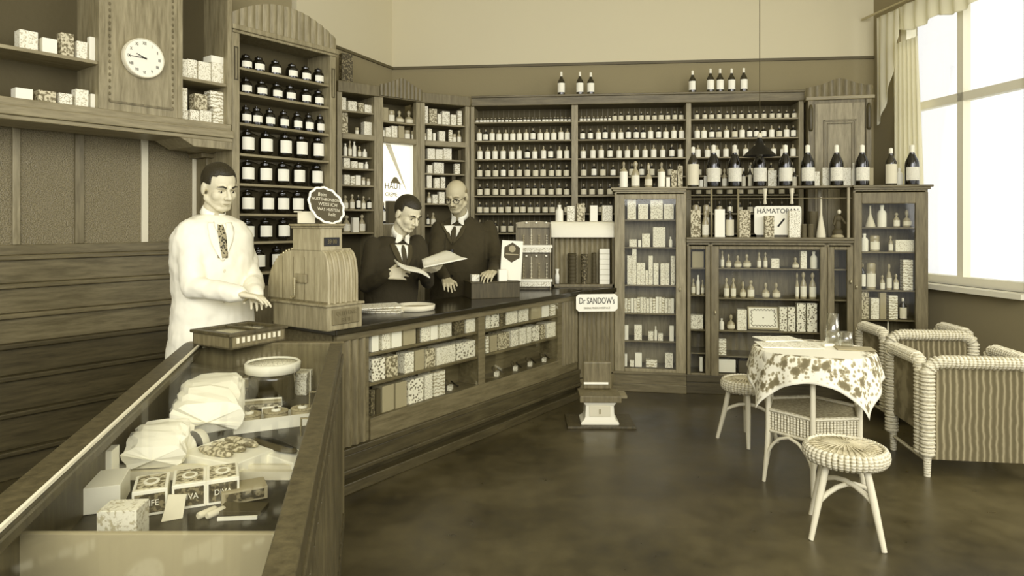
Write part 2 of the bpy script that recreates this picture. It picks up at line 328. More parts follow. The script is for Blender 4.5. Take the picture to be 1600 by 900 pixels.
PROTO = {
 'tall': bottle_proto('bottle', BODY+STP, 'pale_glass', (.04, .62, 1.04, 1.35), neck_from=6),
 'dark': bottle_proto('bottle', BODY+STP, 'dark_glass', (.12, .58, 1.04, 1.25), neck_from=6),
 'round': bottle_proto('bottle', [(.9, 0), (1, .04), (1, .5), (.8, .62), (.32, .7), (.3, .8), (.4, .81)]+STP, 'dark_glass', (.09, .56, 1.05, 1.3), neck_from=6, labmat='label_old'),
 'tiny': bottle_proto('bottle', [(.9, 0), (1, .05), (1, .55), (.5, .7), (.45, .75)]+[(.6, .8), (.6, .95), (.1, 1)], 'dark_glass', (.08, .52, 1.05, 1.2), neck_from=4, n=8),
 'jarlow': bottle_proto('jar', [(.9, 0), (1, .03), (1.0, .55), (.93, .68), (.6, .76), (.55, .8), (.66, .81), (.62, .9), (.25, .93), (.2, .95), (.26, .98), (.1, 1)], 'dark_glass', (.2, .52, 1.02, .85), n=20),
 'jartall': bottle_proto('jar', [(.55, 0), (.6, .05), (.85, .1), (1, .16), (1.0, .6), (.9, .72), (.62, .78), (.56, .82), (.68, .83), (.62, .91), (.25, .94), (.2, .96), (.26, .985), (.1, 1)], 'dark_glass', (.2, .68, 1.02, .95), n=20),
 'wine': bottle_proto('bottle', [(.85, 0), (1, .02), (1, .5), (.94, .58), (.5, .74), (.34, .8)]+[(.36, .805), (.34, .98), (.05, 1)], 'dark_glass', (.12, .44, 1.03, 1.2), top='foil', neck_from=6, labmat='label_busy', n=16),
 'winedark': bottle_proto('bottle', [(.85, 0), (1, .02), (1, .55), (.94, .63), (.4, .78), (.34, .84)]+[(.36, .845), (.34, .98), (.05, 1)], 'brown_glass', (.05, .56, 1.03, 1.3), top='foil', neck_from=6, labmat='label_old', n=16),
 'wineplain': bottle_proto('bottle', [(.85, 0), (1, .02), (1, .52), (.94, .6), (.42, .74), (.34, .8)]+[(.36, .805), (.34, .98), (.05, 1)], 'brown_glass', (.14, .52, 1.03, 1.2), top='foil', neck_from=6, n=16),
 'clear': bottle_proto('bottle', [(.9, 0), (1, .03), (1, .5), (.6, .66), (.3, .72), (.3, .8), (.5, .81), (.6, .9), (.3, .98), (.05, 1)], 'pale_glass', (.08, .46, 1.04, 1.1), labmat='label_print'),
 'white': bottle_proto('bottle', [(.9, 0), (1, .03), (1, .62), (.8, .72), (.4, .78), (.4, .9), (.5, .91), (.45, 1), (.05, 1.001)], 'card_white', None, top='cork'),
 'flask': bottle_proto('flask', [(1, 0), (1.0, .04), (.95, .1), (.22, .6), (.17, .97), (.24, 1), (.1, 1.001)], 'label_old', None),
 'pot': bottle_proto('pot', [(.95, 0), (1, .05), (1, .66), (.92, .7), (1.02, .72), (1.02, .95), (.8, 1), (.05, 1.01)], 'pale_glass', (.1, .6, 1.03, 1.2), labmat='label_print'),
 'tin': bottle_proto('tin', [(1, 0), (1, .9), (1.03, .9), (1.03, 1), (.05, 1.001)], 'print_fine', None),
 'tindark': bottle_proto('tin', [(1, 0), (1, .9), (1.03, .9), (1.03, 1), (.05, 1.001)], 'print_dark', None),
 'squat': bottle_proto('bottle', [(.7, 0), (1, .1), (1, .3), (.75, .48), (.25, .56), (.22, .7), (.4, .72), (.42, .9), (.15, 1)], 'pale_glass', (.1, .34, 1.06, 1.0), labmat='label_old'),
}
def vessel(kind, name, F_, u, v, z, hw, h, label, cat='bottle', group=None, turn=0):
    me, lm = PROTO[kind]; o = bpy.data.objects.new(name, me); COL.objects.link(o)
    o.location = F_.W(u, v, z); o.rotation_euler = (0, 0, F_.A+turn); o.scale = (hw, hw, h)
    tag(o, label, cat, group)
    if lm: c = bpy.data.objects.new('label', lm); COL.objects.link(c); c.parent = o
    return o
def package(name, F_, u0, u1, v, dep, z, h, mat, label, cat='box', group=None, turn=0, lid=None):
    w = u1-u0; mb = MB(); mb.box(-w/2, w/2, 0, dep, 0, h, 0)
    o = mb.obj(name, [mat], loc=F_.W((u0+u1)/2, v, z), rot=F_.A+turn, bevel=min(.0015, w*.06)); tag(o, label, cat, group)
    return o
# description of each kind: (mesh kind, object name, look, category)
KIND = {
 'L': ('print_light', 'carton', 'pale printed carton', 'box'), 'W': ('card_white', 'carton', 'plain white carton', 'box'), 'P': ('print_fine', 'carton', 'finely printed carton', 'box'),
 'M': ('print_mid', 'carton', 'mottled carton', 'box'), 'D': ('card_dark', 'carton', 'dark carton', 'box'), 'N': ('print_lines', 'carton', 'striped pale carton', 'box'),
 'K': ('print_dark', 'carton', 'dark printed carton', 'box'), 'F': ('print_flower', 'carton', 'flower-patterned carton', 'box'), 'G': ('card_mid', 'carton', 'buff grey carton', 'box'),
 't': ('tall', 'bottle', 'pale bottle with long white label', 'bottle'), 'd': ('dark', 'bottle', 'dark bottle with white label', 'bottle'), 'r': ('round', 'bottle', 'round dark bottle with small label', 'bottle'),
 'y': ('tiny', 'bottle', 'tiny dark bottle', 'bottle'), 'c': ('clear', 'bottle', 'clear labelled bottle', 'bottle'), 'w': ('white', 'bottle', 'white bottle', 'bottle'),
 'f': ('flask', 'flask', 'pale conical flask', 'flask'), 'p': ('pot', 'jar', 'lidded glass pot', 'jar'), 'i': ('tin', 'tin', 'round printed tin', 'tin'), 'k': ('tindark', 'tin', 'round dark tin', 'tin'),
 's': ('squat', 'bottle', 'squat perfume bottle with big stopper', 'bottle'), 'q': ('winedark', 'bottle', 'brown bottle with pale label', 'bottle')}
def goods(F_, v, z, seq, where, group, ref=None, dep=.07):
    """seq: list of (kind, px0, px1, pytop); all stand on z; where completes the label"""
    cnt = {}
    for kd, a, b, t in seq: cnt[kd] = cnt.get(kd, 0)+1
    n = {}
    for kd, a, b, t in sorted(seq, key=lambda q: q[1]):
        mk, nm, look, cat = KIND[kd]; n[kd] = n.get(kd, 0)+1
        u0, u1 = F_.u(a, v), F_.u(b, v); h = max(.02, F_.z(t, (u0+u1)/2, v)-z); w = u1-u0
        lab = f'{look}, {ORD[n[kd]-1]} such from left, {where}' if cnt[kd] > 1 else f'{look}, {where}'
        if kd.isupper(): package(nm, F_, u0+w*.02, u1-w*.02, v, min(dep, max(.03, w*.9)), z, h, mk, lab, cat, group)
        else: vessel(mk, nm, F_, (u0+u1)/2, v+w/2, z, w/2*.95, h, lab, cat, group)

# ---------------- apothecary jar shelves on the left wall ----------------
def jar_unit():
    f = F_JAR; u0, u1 = f.u(363), f.u(525); pw = .055; zt = f.z(62, u1); zc = f.z(82, f.u(511))
    r = tag(f.root('jar_shelving'), 'tall open wooden shelving with striped pediment, filled with dark apothecary jars', 'shelving')
    for a in (u0, u1-pw):
        p = MB().box(a, a+pw, 0, .3, 0, zc).obj('pillar', 'wood_light', r, bevel=.004)
        q = MB(); q.box(a+.013, a+.02, -.004, .0, zc-.33, zc-.12); q.box(a+.035, a+.042, -.004, 0, zc-.33, zc-.12); q.box(a+.013, a+.042, -.004, 0, zc-.12, zc-.112); q.box(a+.013, a+.042, -.004, 0, zc-.338, zc-.33); q.obj('inlay', 'wood_dark', p)
    MB().box(u0-.01, u1+.01, -.025, .3, zc, zc+.035).box(u0, u1, -.012, 0, zc-.02, zc).obj('cornice', 'wood_light', r, bevel=.005)
    m = MB(); um = (u0+u1)/2
    flutes(m, u0, u1, zc+.035, lambda u: zt+.14*max(0, 1-((u-um)/(u1-u0)*2)**2), 0, .03, 15); m.obj('pediment', 'wood_light', r)
    MB().box(u0, u1, .28, .3, 0, zc).obj('back_panel', 'back_board', r)
    ys = [104, 143, 191, 239, 286, 333.5, 378]; a = f.u(378); Z = [f.z(y, a) for y in ys]; pitch = Z[-2]-Z[-1]; Z.append(Z[-1]-.215); 
    for z in Z: MB().box(u0+pw, u1-pw, .012, .28, z-.018, z).obj('shelf', 'wood_h_light', r, bevel=.003)
    # scalloped strips under the lower shelves
    for z in Z[2:6]:
        m = MB(); n = 5; L = u1-u0-2*pw
        for i in range(n):
            b = u0+pw+L*i/n; w = L/n; poly = [(b, z-.018)]+[(b+w*t, z-.018-.024+.016*math.sin(math.pi*t)) for t in (0, .2, .4, .6, .8, 1)]+[(b+w, z-.018)]
            m.prism(poly, .25, .27, 'y')
        m.obj('scalloped_trim', 'wood_mid', r)
    MB().box(u0+pw, u1-pw, .02, .28, 0, Z[-1]-.1).obj('base_cabinet', 'wood_mid', r)
    rows = [('jarlow', [384, 404, 430, 456, 477, 497], 26, .06), ('jarlow', [384, 408, 432, 453, 477, 497], 27, .06), ('jarlow', [384, 401, 421, 443, 464, 482, 500], 30, .055),
            ('jartall', [386, 415, 445, 470, 496], 39, .08), ('jartall', [386, 414, 441, 466, 494], 37, .08), ('jartall', [386, 417, 441, 464, 490], 36, .08), ('jartall', [386, 414, 442, 470], 34, .08), ('jartall', [403, 432], 36, .08)]
    for i, (kd, pxs, hp, v) in enumerate(rows):
        v = .11
        for j, px in enumerate(pxs):
            u = f.u(px, v); Y = f.w(u, v).y; h = hp*Y/K*(1 if i < 3 else .98)*1.05
            vessel(kd, 'apothecary_jar', f, u, v, Z[i], (.044 if i < 3 else .05)*(1 if i != 2 else .92), h,
                   f'dark apothecary jar with white label, {ORD[j]} from left, {ORD[i]} shelf down by the clock', 'jar', 'apothecary jars on the tall left shelving', turn=-.25)
jar_unit()
# ---------------- overhead cabinet with the clock, and the partition below it ----------------
def overhead():
    f = F_JAR; v0, v1 = -.02, .3; r = tag(f.root('wall_cabinet'), 'overhead wooden wall cabinet with carved door and open shelves beside the jars', 'cabinet')
    u_end = f.u(362, v0); ul = f.u(163, v0); ur = f.u(278, v0); um = -1.75; zb = f.z(182, ul, v0); zt = 3.3
    MB().box(um, u_end, v1-.02, v1, zb, zt).obj('back_panel', 'back_board', r)
    m = MB(); m.box(um, u_end, v0, v1, zb, zb+.045); m.box(um, u_end, v0-.03, v1, zb-.05, zb); m.box(um, u_end, v0-.015, v1, zb-.075, zb-.05); m.obj('bottom_moulding', 'wood_h_light', r, bevel=.005)
    m = MB(); m.prism([(ur, zb-.07), (ur+.1, zb-.125), (u_end, zb-.125), (u_end, zb-.07)], v0-.01, v1, 'y'); m.obj('lower_fascia', 'wood_light', r, bevel=.004)
    m = MB(); m.box(um, u_end, v0, v1, zt-.06, zt); m.obj('top_board', 'wood_h_light', r)
    for a in (ul-.03, ur, u_end-.03): MB().box(a, a+.03, v0, v1, zb+.045, zt-.06).obj('upright', 'wood_light', r)
    MB().box(ul, ur, v0+.005, v1, zb+.045, zt-.06).obj('door', 'wood_light', r)
    d = MB(); a, b, c, e = ul+.03, ur-.03, zb+.1, zt-.2
    for k in range(26):
        z = c+(e-c)*k/25
        for x in (a, b): d.ell((x, v0+.002, z), (.006, .006, .011), 8, 4)
    d.box(a, b, v0-.004, v0+.005, c-.012, c); d.box(a, b, v0-.004, v0+.005, e, e+.012); d.obj('beading', 'wood_mid', r)
    for y, nm in ((126, 0),): pass
    zsh = f.z(121, f.u(300, v0), v0); zs0 = zb+.045
    MB().box(ur+.03, u_end-.03, v0+.01, v1, zsh-.02, zsh).obj('shelf', 'wood_h_light', r, bevel=.002)
    zl = f.z(95, f.u(155, v0), v0)
    for z in (zl, zl-.3+.02): MB().box(um, ul-.03, v0+.01, v1, z-.02, z).obj('shelf', 'wood_h_light', r, bevel=.002)
    goods(f, .03, zsh, [('P', 280, 293, 92), ('P', 293, 308, 93), ('L', 310, 330, 97), ('L', 331, 352, 99)], 'upper shelf right of the clock', 'cartons on the wall cabinet shelves', dep=.12)
    zc = f.z(99, f.u(341, .03), .03)
    package('carton', f, f.u(330, .03), f.u(356, .03), .03, .1, zc+.001, .045, 'card_white', 'flat white box lying across the striped cartons right of the clock')
    goods(f, .03, zs0, [('P', 279, 294, 173), ('P', 297, 312, 172), ('P', 313, 331, 173), ('N', 333, 355, 168)], 'lower shelf right of the clock, bottom layer', 'cartons on the wall cabinet shelves', dep=.12)
    for kd, a, b, t, bt, wd_ in (('L', 280, 293, 137, 173, 'leftmost'), ('M', 305, 324, 147, 172, 'middle'), ('N', 329, 353, 143, 168, 'rightmost')):
        u_a, u_b = f.u(a, .03), f.u(b, .03); z = f.z(bt, (u_a+u_b)/2, .03)+.001; mk, nm, look, cat = KIND[kd]
        package(nm, f, u_a, u_b, .03, .08, z, f.z(t, (u_a+u_b)/2, .03)-z, mk, f'{look} standing on the bottom layer below the clock, {wd_} one', cat, 'cartons on the wall cabinet shelves')
    goods(f, .03, zl, [('W', 140, 152, 58), ('L', 120, 137, 65), ('M', 95, 116, 52), ('W', 66, 90, 60), ('L', 30, 60, 48)], 'upper shelf left of the clock', 'cartons left of the clock', dep=.12)
    goods(f, .03, zl-.28, [('W', 142, 153, 147), ('L', 118, 139, 140), ('P', 92, 114, 146), ('M', 60, 88, 142), ('W', 24, 52, 138)], 'lower shelf left of the clock', 'cartons left of the clock', dep=.12)
    # clock
    u, v = f.u(222, v0), v0; z = f.z(92, u, v); rad = .118
    c = empty('wall_clock', f.W(u, v, z), f.A); tag(c, 'round white wall clock with Roman numerals on the wooden cabinet door', 'clock')
    m = MB(); m.M = Matrix.Rotation(math.pi/2, 4, 'X'); m.lathe([(rad, 0), (rad, .03), (rad*.97, .036), (rad*.94, .032)], 40, cap=False); m.obj('rim', 'label_old', c)
    m = MB(); m.M = Matrix.Rotation(math.pi/2, 4, 'X'); m.lathe([(rad*.95, .0), (rad*.95, .03)], 40); m.obj('dial', 'card_white', c)
    R = ['XII', 'I', 'II', 'III', 'IIII', 'V', 'VI', 'VII', 'VIII', 'IX', 'X', 'XI']
    for i, s in enumerate(R):
        a = math.pi/2-i*math.pi/6; text(s, .026, 'ink', c, (math.cos(a)*rad*.74, -.0315, math.sin(a)*rad*.74), (math.pi/2, a-math.pi/2 if False else 0, 0), 'numeral', sx=.7)
    for nm, ang, L, w in (('hour_hand', math.radians(157), .05, .004), ('minute_hand', math.radians(180), .088, .003)):
        m = MB(); dx, dz = math.cos(ang), math.sin(ang); m.tube([(-dx*.012, -.034, -dz*.012), (dx*L, -.034, dz*L)], [w, w*.5], 6); m.obj(nm, 'ink', c)
    # glazed partition beneath
    v = .42; r = tag(f.root('glazed_partition'), 'wooden partition with hammered glass panels and stepped panelling behind the white-coated man', 'partition')
    uL = um; uR = f.u(366, v); zr = f.z(378, f.u(230, v), v)
    MB().box(uL, uR, v, v+.03, zr, zb).obj('glass_panel', 'hammered_glass', r)
    for a, b, mt in ((222, 232, 'rattan'), (302, 312, 'card_white'), (118, 132, 'wood_mid'), (20, 32, 'wood_light')):
        MB().box(f.u(a, v-.02), f.u(b, v-.02), v-.02, v, zr, zb).obj('mullion', mt if mt != 'card_white' else 'label_old', r, bevel=.003)
    for k, y in enumerate((392, 430, 470, 510, 552, 600, 650)):
        z = f.z(y, f.u(230, v), v); y2 = (430, 470, 510, 552, 600, 650, 760)[k]; z2 = max(.0, f.z(y2, f.u(230, v), v))
        m = MB(); m.box(uL, uR, v-.02-.012*k, v+.04, z2, z-.02); m.box(uL, uR, v-.05-.012*k, v+.04, z-.028, z)
        m.obj('panel_rail', 'wood_h' if k < 3 else 'wood_h_dark', r, bevel=.006)
    MB().box(uL, uR, v-.015, v+.04, f.z(392, f.u(230, v), v), zr).obj('top_rail', 'wood_h', r, bevel=.004)
    # small cupboard post with a cap between the partition and the jar shelving
    m = MB(); a, b = f.u(318, .3), f.u(350, .3); zz = f.z(236, a, .3); m.box(a, b+.06, .26, .4, 0, zz-.05); m.box(a-.05, b+.06, .23, .4, zz-.05, zz-.02); m.box(a-.07, b+.06, .21, .4, zz-.02, zz); m.prism([(f.u(344, .3), zz), (f.u(344, .3), zz-.02)], .2, .21, 'y') if False else None
    m.obj('corner_post', 'wood_mid', r, bevel=.004)
overhead()

# ---------------- curved corner shelving (three bays) ----------------
PA, PB, PC, PD = (527, 5.75), (592, 6.0), (657, 6.28), (734, 6.5)
FA, FB, FC = line(*PA, *PB), line(*PB, *PC), line(*PC, *PD)
ZT, ZC = 2.68, 2.585
def corner():
    L = 'corner shelves'
    zmid = FB.zp(592, 216)
    for f, q, nm, lab in ((FA, PB, 'corner_shelving', 'left bay of the curved corner shelving, open shelves of bottles and cartons'),
                     (FB, PC, 'corner_shelving', 'middle bay of the curved corner shelving, with striped pediment above a bright window'),
                     (FC, PD, 'corner_shelving', 'right bay of the curved corner shelving, beside the bald man, with packets')):
        r = tag(f.root(nm), lab, 'shelving', 'corner shelving bays'); Lh = f.u(q[0]); d = .3
        MB().box(0, Lh, -.02, d, ZC, ZT).obj('cornice', 'wood_mid', r, bevel=.005)
        if f is FB:
            m = MB(); flutes(m, 0, Lh, ZC+.01, lambda u: ZT+.015+.09*max(0, 1-abs(u-Lh/2)/(Lh/2))**1.3, -.03, -.02, 11, .01); m.obj('pediment', 'wood_mid', r)
        pw = .045
        MB().box(0, pw, 0, d if f is not FB else .06, 0, ZC).obj('upright', 'wood_light', r, bevel=.003)
        MB().box(Lh-pw, Lh, 0, d if f is not FB else .06, 0, ZC).obj('upright', 'wood_light', r, bevel=.003)
        if f is not FB: MB().box(0, Lh, d-.02, d, 0, ZC).obj('back_panel', 'back_board', r)
        else: MB().box(0, Lh, d-.02, d, 2.0, ZC).obj('back_panel', 'back_board', r); MB().box(pw, Lh-pw, .0, d, 0, 1.45).obj('base_cabinet', 'wood_mid', r)
        MB().box(pw, Lh-pw, -.008, d-.02, zmid-.03, zmid+.02).obj('transom', 'wood_h_light', r, bevel=.004)
    # shelves of each bay
    def sh(f, ys, q, refpx):
        r = [o for o in COL.objects if o.type == 'EMPTY' and abs(o.location.x-f.o.x) < 1e-5 and abs(o.location.y-f.o.y) < 1e-5][0]; out = []
        for y in ys:
            z = f.zp(refpx, y, .01); MB().box(.045, f.u(q[0])-.045, .01, .28, z-.015, z).obj('shelf', 'wood_h_light', r, bevel=.002); out.append(z)
        return out
    zt = zmid+.02
    za = sh(FA, [174, 263, 289, 327, 363], PB, 560); g = 'goods on the corner shelving'
    goods(FA, .05, za[0], [('L', 530, 541, 152), ('P', 544, 558, 158), ('M', 560, 569, 161), ('L', 570, 581, 164)], 'top shelf of left corner bay', g)
    goods(FA, .05, zt, [('M', 530, 544, 176), ('L', 569, 588, 191), ('p', 556, 562, 199)], 'second shelf of left corner bay', g)
    goods(FA, .05, FA.zp(560, 245, .05), [('w', 538, 544, 224), ('c', 545, 551, 219), ('w', 552, 558, 221), ('c', 560, 566, 228), ('w', 568, 575, 233)], 'shelf below transom, left corner bay', g)
    MB().box(.045, FA.u(592)-.045, .04, .28, FA.zp(560, 245, .05)-.015, FA.zp(560, 245, .05)-.001).obj('shelf', 'wood_h_light', [o for o in COL.objects if o.name == 'corner_shelving'][0])
    goods(FA, .05, za[1], [('L', 537, 547, 247), ('P', 549, 559, 252), ('L', 560, 568, 254), ('w', 571, 577, 253)], 'fourth shelf of left corner bay', g)
    goods(FA, .05, za[2], [('L', 538, 547, 273), ('N', 548, 555, 275), ('W', 556, 564, 274), ('p', 566, 572, 277), ('p', 574, 580, 279)], 'fifth shelf of left corner bay', g)
    goods(FA, .05, za[3], [('c', 537, 546, 305), ('c', 548, 556, 303), ('d', 558, 565, 304), ('c', 566, 573, 306), ('d', 575, 583, 308)], 'sixth shelf of left corner bay', g)
    goods(FA, .05, za[4], [('c', 538, 550, 336), ('W', 552, 561, 340), ('c', 563, 573, 335)], 'lowest shelf of left corner bay', g)
    zb = sh(FB, [191], PC, 625)
    goods(FB, .05, zb[0], [('G', 596, 607, 168), ('p', 609, 619, 172), ('s', 621, 634, 172), ('s', 636, 650, 172)], 'top shelf over the bright window', g)
    goods(FB, .05, zt, [('W', 594, 601, 203), ('L', 603, 611, 199), ('L', 612, 621, 197), ('G', 623, 632, 197), ('p', 634, 643, 203), ('p', 645, 655, 204)], 'second shelf over the bright window', g)
    zc = sh(FC, [194, 249, 271, 294, 318, 352], PD, 690)
    goods(FC, .05, zc[0], [('P', 662, 669, 166), ('M', 671, 683, 170), ('L', 684, 690, 178), ('P', 691, 703, 174), ('L', 705, 713, 179), ('N', 715, 722, 173)], 'top shelf of right corner bay', g)
    goods(FC, .05, zt, [('p', 662, 667, 208), ('L', 668, 675, 201), ('W', 677, 681, 208), ('P', 686, 696, 205), ('N', 702, 707, 203), ('p', 708, 714, 209), ('c', 715, 722, 203)], 'second shelf of right corner bay', g)
    goods(FC, .05, zc[1], [('L', 668, 680, 232), ('L', 681, 692, 233), ('L', 693, 706, 232), ('D', 716, 721, 235)], 'third shelf of right corner bay', g)
    goods(FC, .05, zc[2], [('L', 668, 676, 258), ('P', 678, 694, 254), ('N', 711, 719, 256)], 'fourth shelf of right corner bay', g)
    goods(FC, .05, zc[3], [('L', 667, 675, 274), ('L', 679, 687, 278), ('P', 689, 696, 277), ('D', 706, 712, 274)], 'fifth shelf of right corner bay', g)
    goods(FC, .05, zc[4], [('c', 668, 675, 300), ('P', 676, 684, 304), ('L', 686, 695, 300), ('L', 712, 719, 302)], 'sixth shelf of right corner bay', g)
    goods(FC, .05, zc[5], [('d', 667, 672, 335), ('c', 674, 682, 332)], 'lowest shelf of right corner bay', g)
    # mirror behind the middle bay; a glowing pane stands in for its reflection
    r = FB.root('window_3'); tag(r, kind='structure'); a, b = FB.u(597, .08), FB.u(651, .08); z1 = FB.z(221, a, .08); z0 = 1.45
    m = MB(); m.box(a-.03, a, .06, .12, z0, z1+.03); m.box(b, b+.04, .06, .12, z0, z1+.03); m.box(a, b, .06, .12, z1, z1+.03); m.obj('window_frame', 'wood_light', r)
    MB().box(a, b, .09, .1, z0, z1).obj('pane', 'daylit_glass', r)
    text('HAUT', .078, 'ink_grey', r, (FB.u(615, .08), .086, FB.z(291, FB.u(615, .08), .08)), sx=.85); text('CREME', .052, 'ink_grey', r, (FB.u(612, .08), .086, FB.z(304, FB.u(615, .08), .08)), sx=.8)  # letters of the reflected shop window, set on the pane
    m = MB(); c = FB.u(618, .08); zz = FB.z(286, c, .08); m.prism([(c-.05, zz), (c+.05, zz), (c+.012, zz+.055), (c-.012, zz+.055)], .082, .0885, 'y'); m.obj('pane_emblem', 'ink_grey', r)  # lamp seen in the mirror, drawn as a flat grey shape
    m = MB(); m.prism([(FB.u(603, .08), z1-.02), (FB.u(611, .08), z1-.02), (FB.u(637, .08), FB.z(300, c, .08)), (FB.u(628, .08), FB.z(282, c, .08))], .087, .0885, 'y'); m.obj('pane_band', 'label_old', r)  # diagonal band of the reflection, drawn as a pale strip
    v = .03; goods(FB, v, 1.452, [('D', 607, 620, 314), ('d', 598, 604, 316)], 'standing on the ledge of the corner window', g)
corner()

# ---------------- main bottle shelving on the back wall ----------------
def back_shelves():
    f = F_BACK; u1 = f.u(1256); d = .26; r = tag(f.root('bottle_shelving'), 'long open wooden shelving across the back wall, rows of small labelled bottles', 'shelving')
    MB().box(0, u1, -.03, d, ZC, ZT).box(0, u1, -.05, d, ZT-.02, ZT).obj('cornice', 'wood_h', r, bevel=.004)
    MB().box(0, u1, d-.02, d, 0, ZC).obj('back_panel', 'back_board', r)
    posts = [(735, 741), (893, 903), (1072, 1080), (1248, 1256)]
    for a, b in posts: MB().box(f.u(a), f.u(b), 0, d, 0, ZC).obj('upright', 'wood_light', r, bevel=.003)
    ys = [190, 219, 248, 276.5, 305.5, 333.5, 364]; Z = [f.zp(800, y) for y in ys]
    for a, b in zip(posts, posts[1:]):
        for z in Z+[Z[-1]-.3, Z[-1]-.6]: MB().box(f.u(a[1]), f.u(b[0]), .008, d-.02, z-.013, z).obj('shelf', 'wood_h_light', r, bevel=.002)
    m = MB()
    for i in range(60): u = u1*(i+.5)/60; m.box(u-.002, u+.002, d-.026, d-.02, 0, ZC)
    m.obj('board_joints', 'wood_mid', r)
    bays = ['left', 'middle', 'right']; lims = [(743, 892), (905, 1070), (1083, 1246)]
    rows = [[('y', 26), ('m', 0), ('d', 14)], [14, 14, 13], [12, 12, 11], [12, 11, 10], [12, 12, 10], [13, 12, 10], [12, 11, 9]]
    kinds = {1: ['tdttttttdttttt', 'ddtdttdddtdttttt', 'ttdrtrtdddtrtddt'], 2: ['ttttttdttdttt', 'tttdttttttdt', 'ttttttttttt'], 3: ['rrrdrrrrrrrr', 'rdrdrrdrrrr', 'rrrrrrrrrr']}
    hs = {0: 14, 1: 19, 2: 20, 3: 20, 4: 19, 5: 18, 6: 20}
    for ri in range(7):
        for bi in range(3):
            a, b = lims[bi]
            if ri == 0: seq = ['y']*26 if bi == 0 else (['y']*8+['r']*11 if bi == 1 else ['r']*14)
            elif ri in kinds: seq = list(kinds[ri][bi])[:rows[ri][bi] if ri > 1 else (14, 14, 14)[bi]]
            else: seq = ['r']*rows[ri][bi]
            if ri >= 5 and bi == 2: seq = seq[:0] if ri == 6 else seq      # hidden behind the show cabinet
            if ri == 6 and bi == 1: seq = seq[:0]
            n = len(seq); wts = [.6 if k == 'y' and bi == 1 else 1 for k in seq]; T = sum(wts); acc = 0
            for j, kd in enumerate(seq):
                px = a+(b-a)*(acc+wts[j]/2)/T; acc += wts[j]; px += random.uniform(-.8, .8)
                if ri == 6 and px > 810: continue
                v = .07; u = f.u(px, v); Y = f.w(u, v).y; h = (8 if kd == 'y' else hs[ri])*Y/K*random.uniform(.93, 1.06); hw = {'y': 2.4, 't': 4.1, 'd': 4.0, 'r': 4.3}[kd]*Y/K
                if ri == 0 and kd == 'r': hw *= .85
                vessel({'y': 'tiny', 't': 'tall', 'd': 'dark', 'r': 'round'}[kd], 'medicine_bottle', f, u, v, Z[ri], hw, h,
                       f'{ {"y": "tiny bottle", "t": "pale bottle", "d": "dark bottle", "r": "round bottle"}[kd]}, {ORD[j]} from left, {ORD[ri]} shelf down, {bays[bi]} bay of back shelving', 'bottle', 'medicine bottles on the back wall shelving')
    # tall bottles on top of the cornice
    where = ['standing alone at left on the back cornice', 'left one of the close pair on the back cornice', 'right one of the close pair on the back cornice', 'turned, left of the four on the back cornice',
             'first of the four together on the back cornice', 'second of the four together on the back cornice', 'third of the four together on the back cornice', 'last of the four together on the back cornice']
    for i, (px, t) in enumerate([(877, 112), (906, 112), (923, 113), (1082, 110), (1110, 107), (1125, 107), (1143, 107), (1162, 106)]):
        v = .05; u = f.u(px, v); h = f.z(t, u, v)-ZT
        vessel('wineplain', 'wine_bottle', f, u, v, ZT, 5.6*f.w(u, v).y/K, h, 'dark tonic bottle with white label, '+where[i], 'bottle', 'tonic bottles on the back cornice', turn=-.5 if i == 3 else 0)
    # picture box on the left corner cornice
    package('framed_box', FA, FA.u(534, .1), FA.u(551, .1), .1, .06, ZT, FA.zp(542, 84, .1)-ZT, 'print_dark', 'dark patterned box standing on the corner cornice beside the tall jar shelving')
back_shelves()

# ---------------- panelled tall cupboard right of the bottle shelving ----------------
def cupboard():
    f = line(1262, 6.12, 1362, 6.0); u1 = f.u(1362); zc = f.zp(1270, 154); r = tag(f.root('cupboard'), 'tall panelled wooden cupboard with striped pointed pediment in the back right corner', 'cupboard')
    MB().box(0, u1, 0, .25, 0, zc).obj('body', 'wood_mid', r, bevel=.004)
    MB().box(-.02, u1+.02, -.03, .25, zc-.02, zc+.012).obj('cornice', 'wood_h_light', r, bevel=.004)
    m = MB(); flutes(m, -.01, u1+.01, zc+.012, lambda u: zc+.1+.085*max(0, 1-abs(u-u1/2)/(u1/2))**1.5, 0, .02, 9, .012); m.obj('pediment', 'wood_mid', r)
    for a in (0, u1-.05):
        p = MB().box(a, a+.045, -.02, 0, 0, zc-.02).obj('pilaster', 'wood_mid', r, bevel=.003); MB().lathe([(.012, 0), (.02, .02), (.02, .2), (.01, .24)], 10, (a+.022, -.022, zc-.3)).obj('turned_drop', 'wood_dark', p)
    d = MB().box(.06, u1-.06, -.012, 0, .1, zc-.05).obj('door', 'wood_light', r, bevel=.003)
    m = MB(); a, b, z0, z1 = .13, u1-.13, .3, zc-.2
    for s, e in ((0, .018), (.03, .04)): m.box(a+s, b-s, -.022, -.012, z1-e, z1-s); m.box(a+s, b-s, -.022, -.012, z0+s, z0+e); m.box(a+s, a+e, -.022, -.012, z0+s, z1-s); m.box(b-e, b-s, -.022, -.012, z0+s, z1-s)
    m.obj('door_moulding', 'wood_mid', d, bevel=.002)
cupboard()
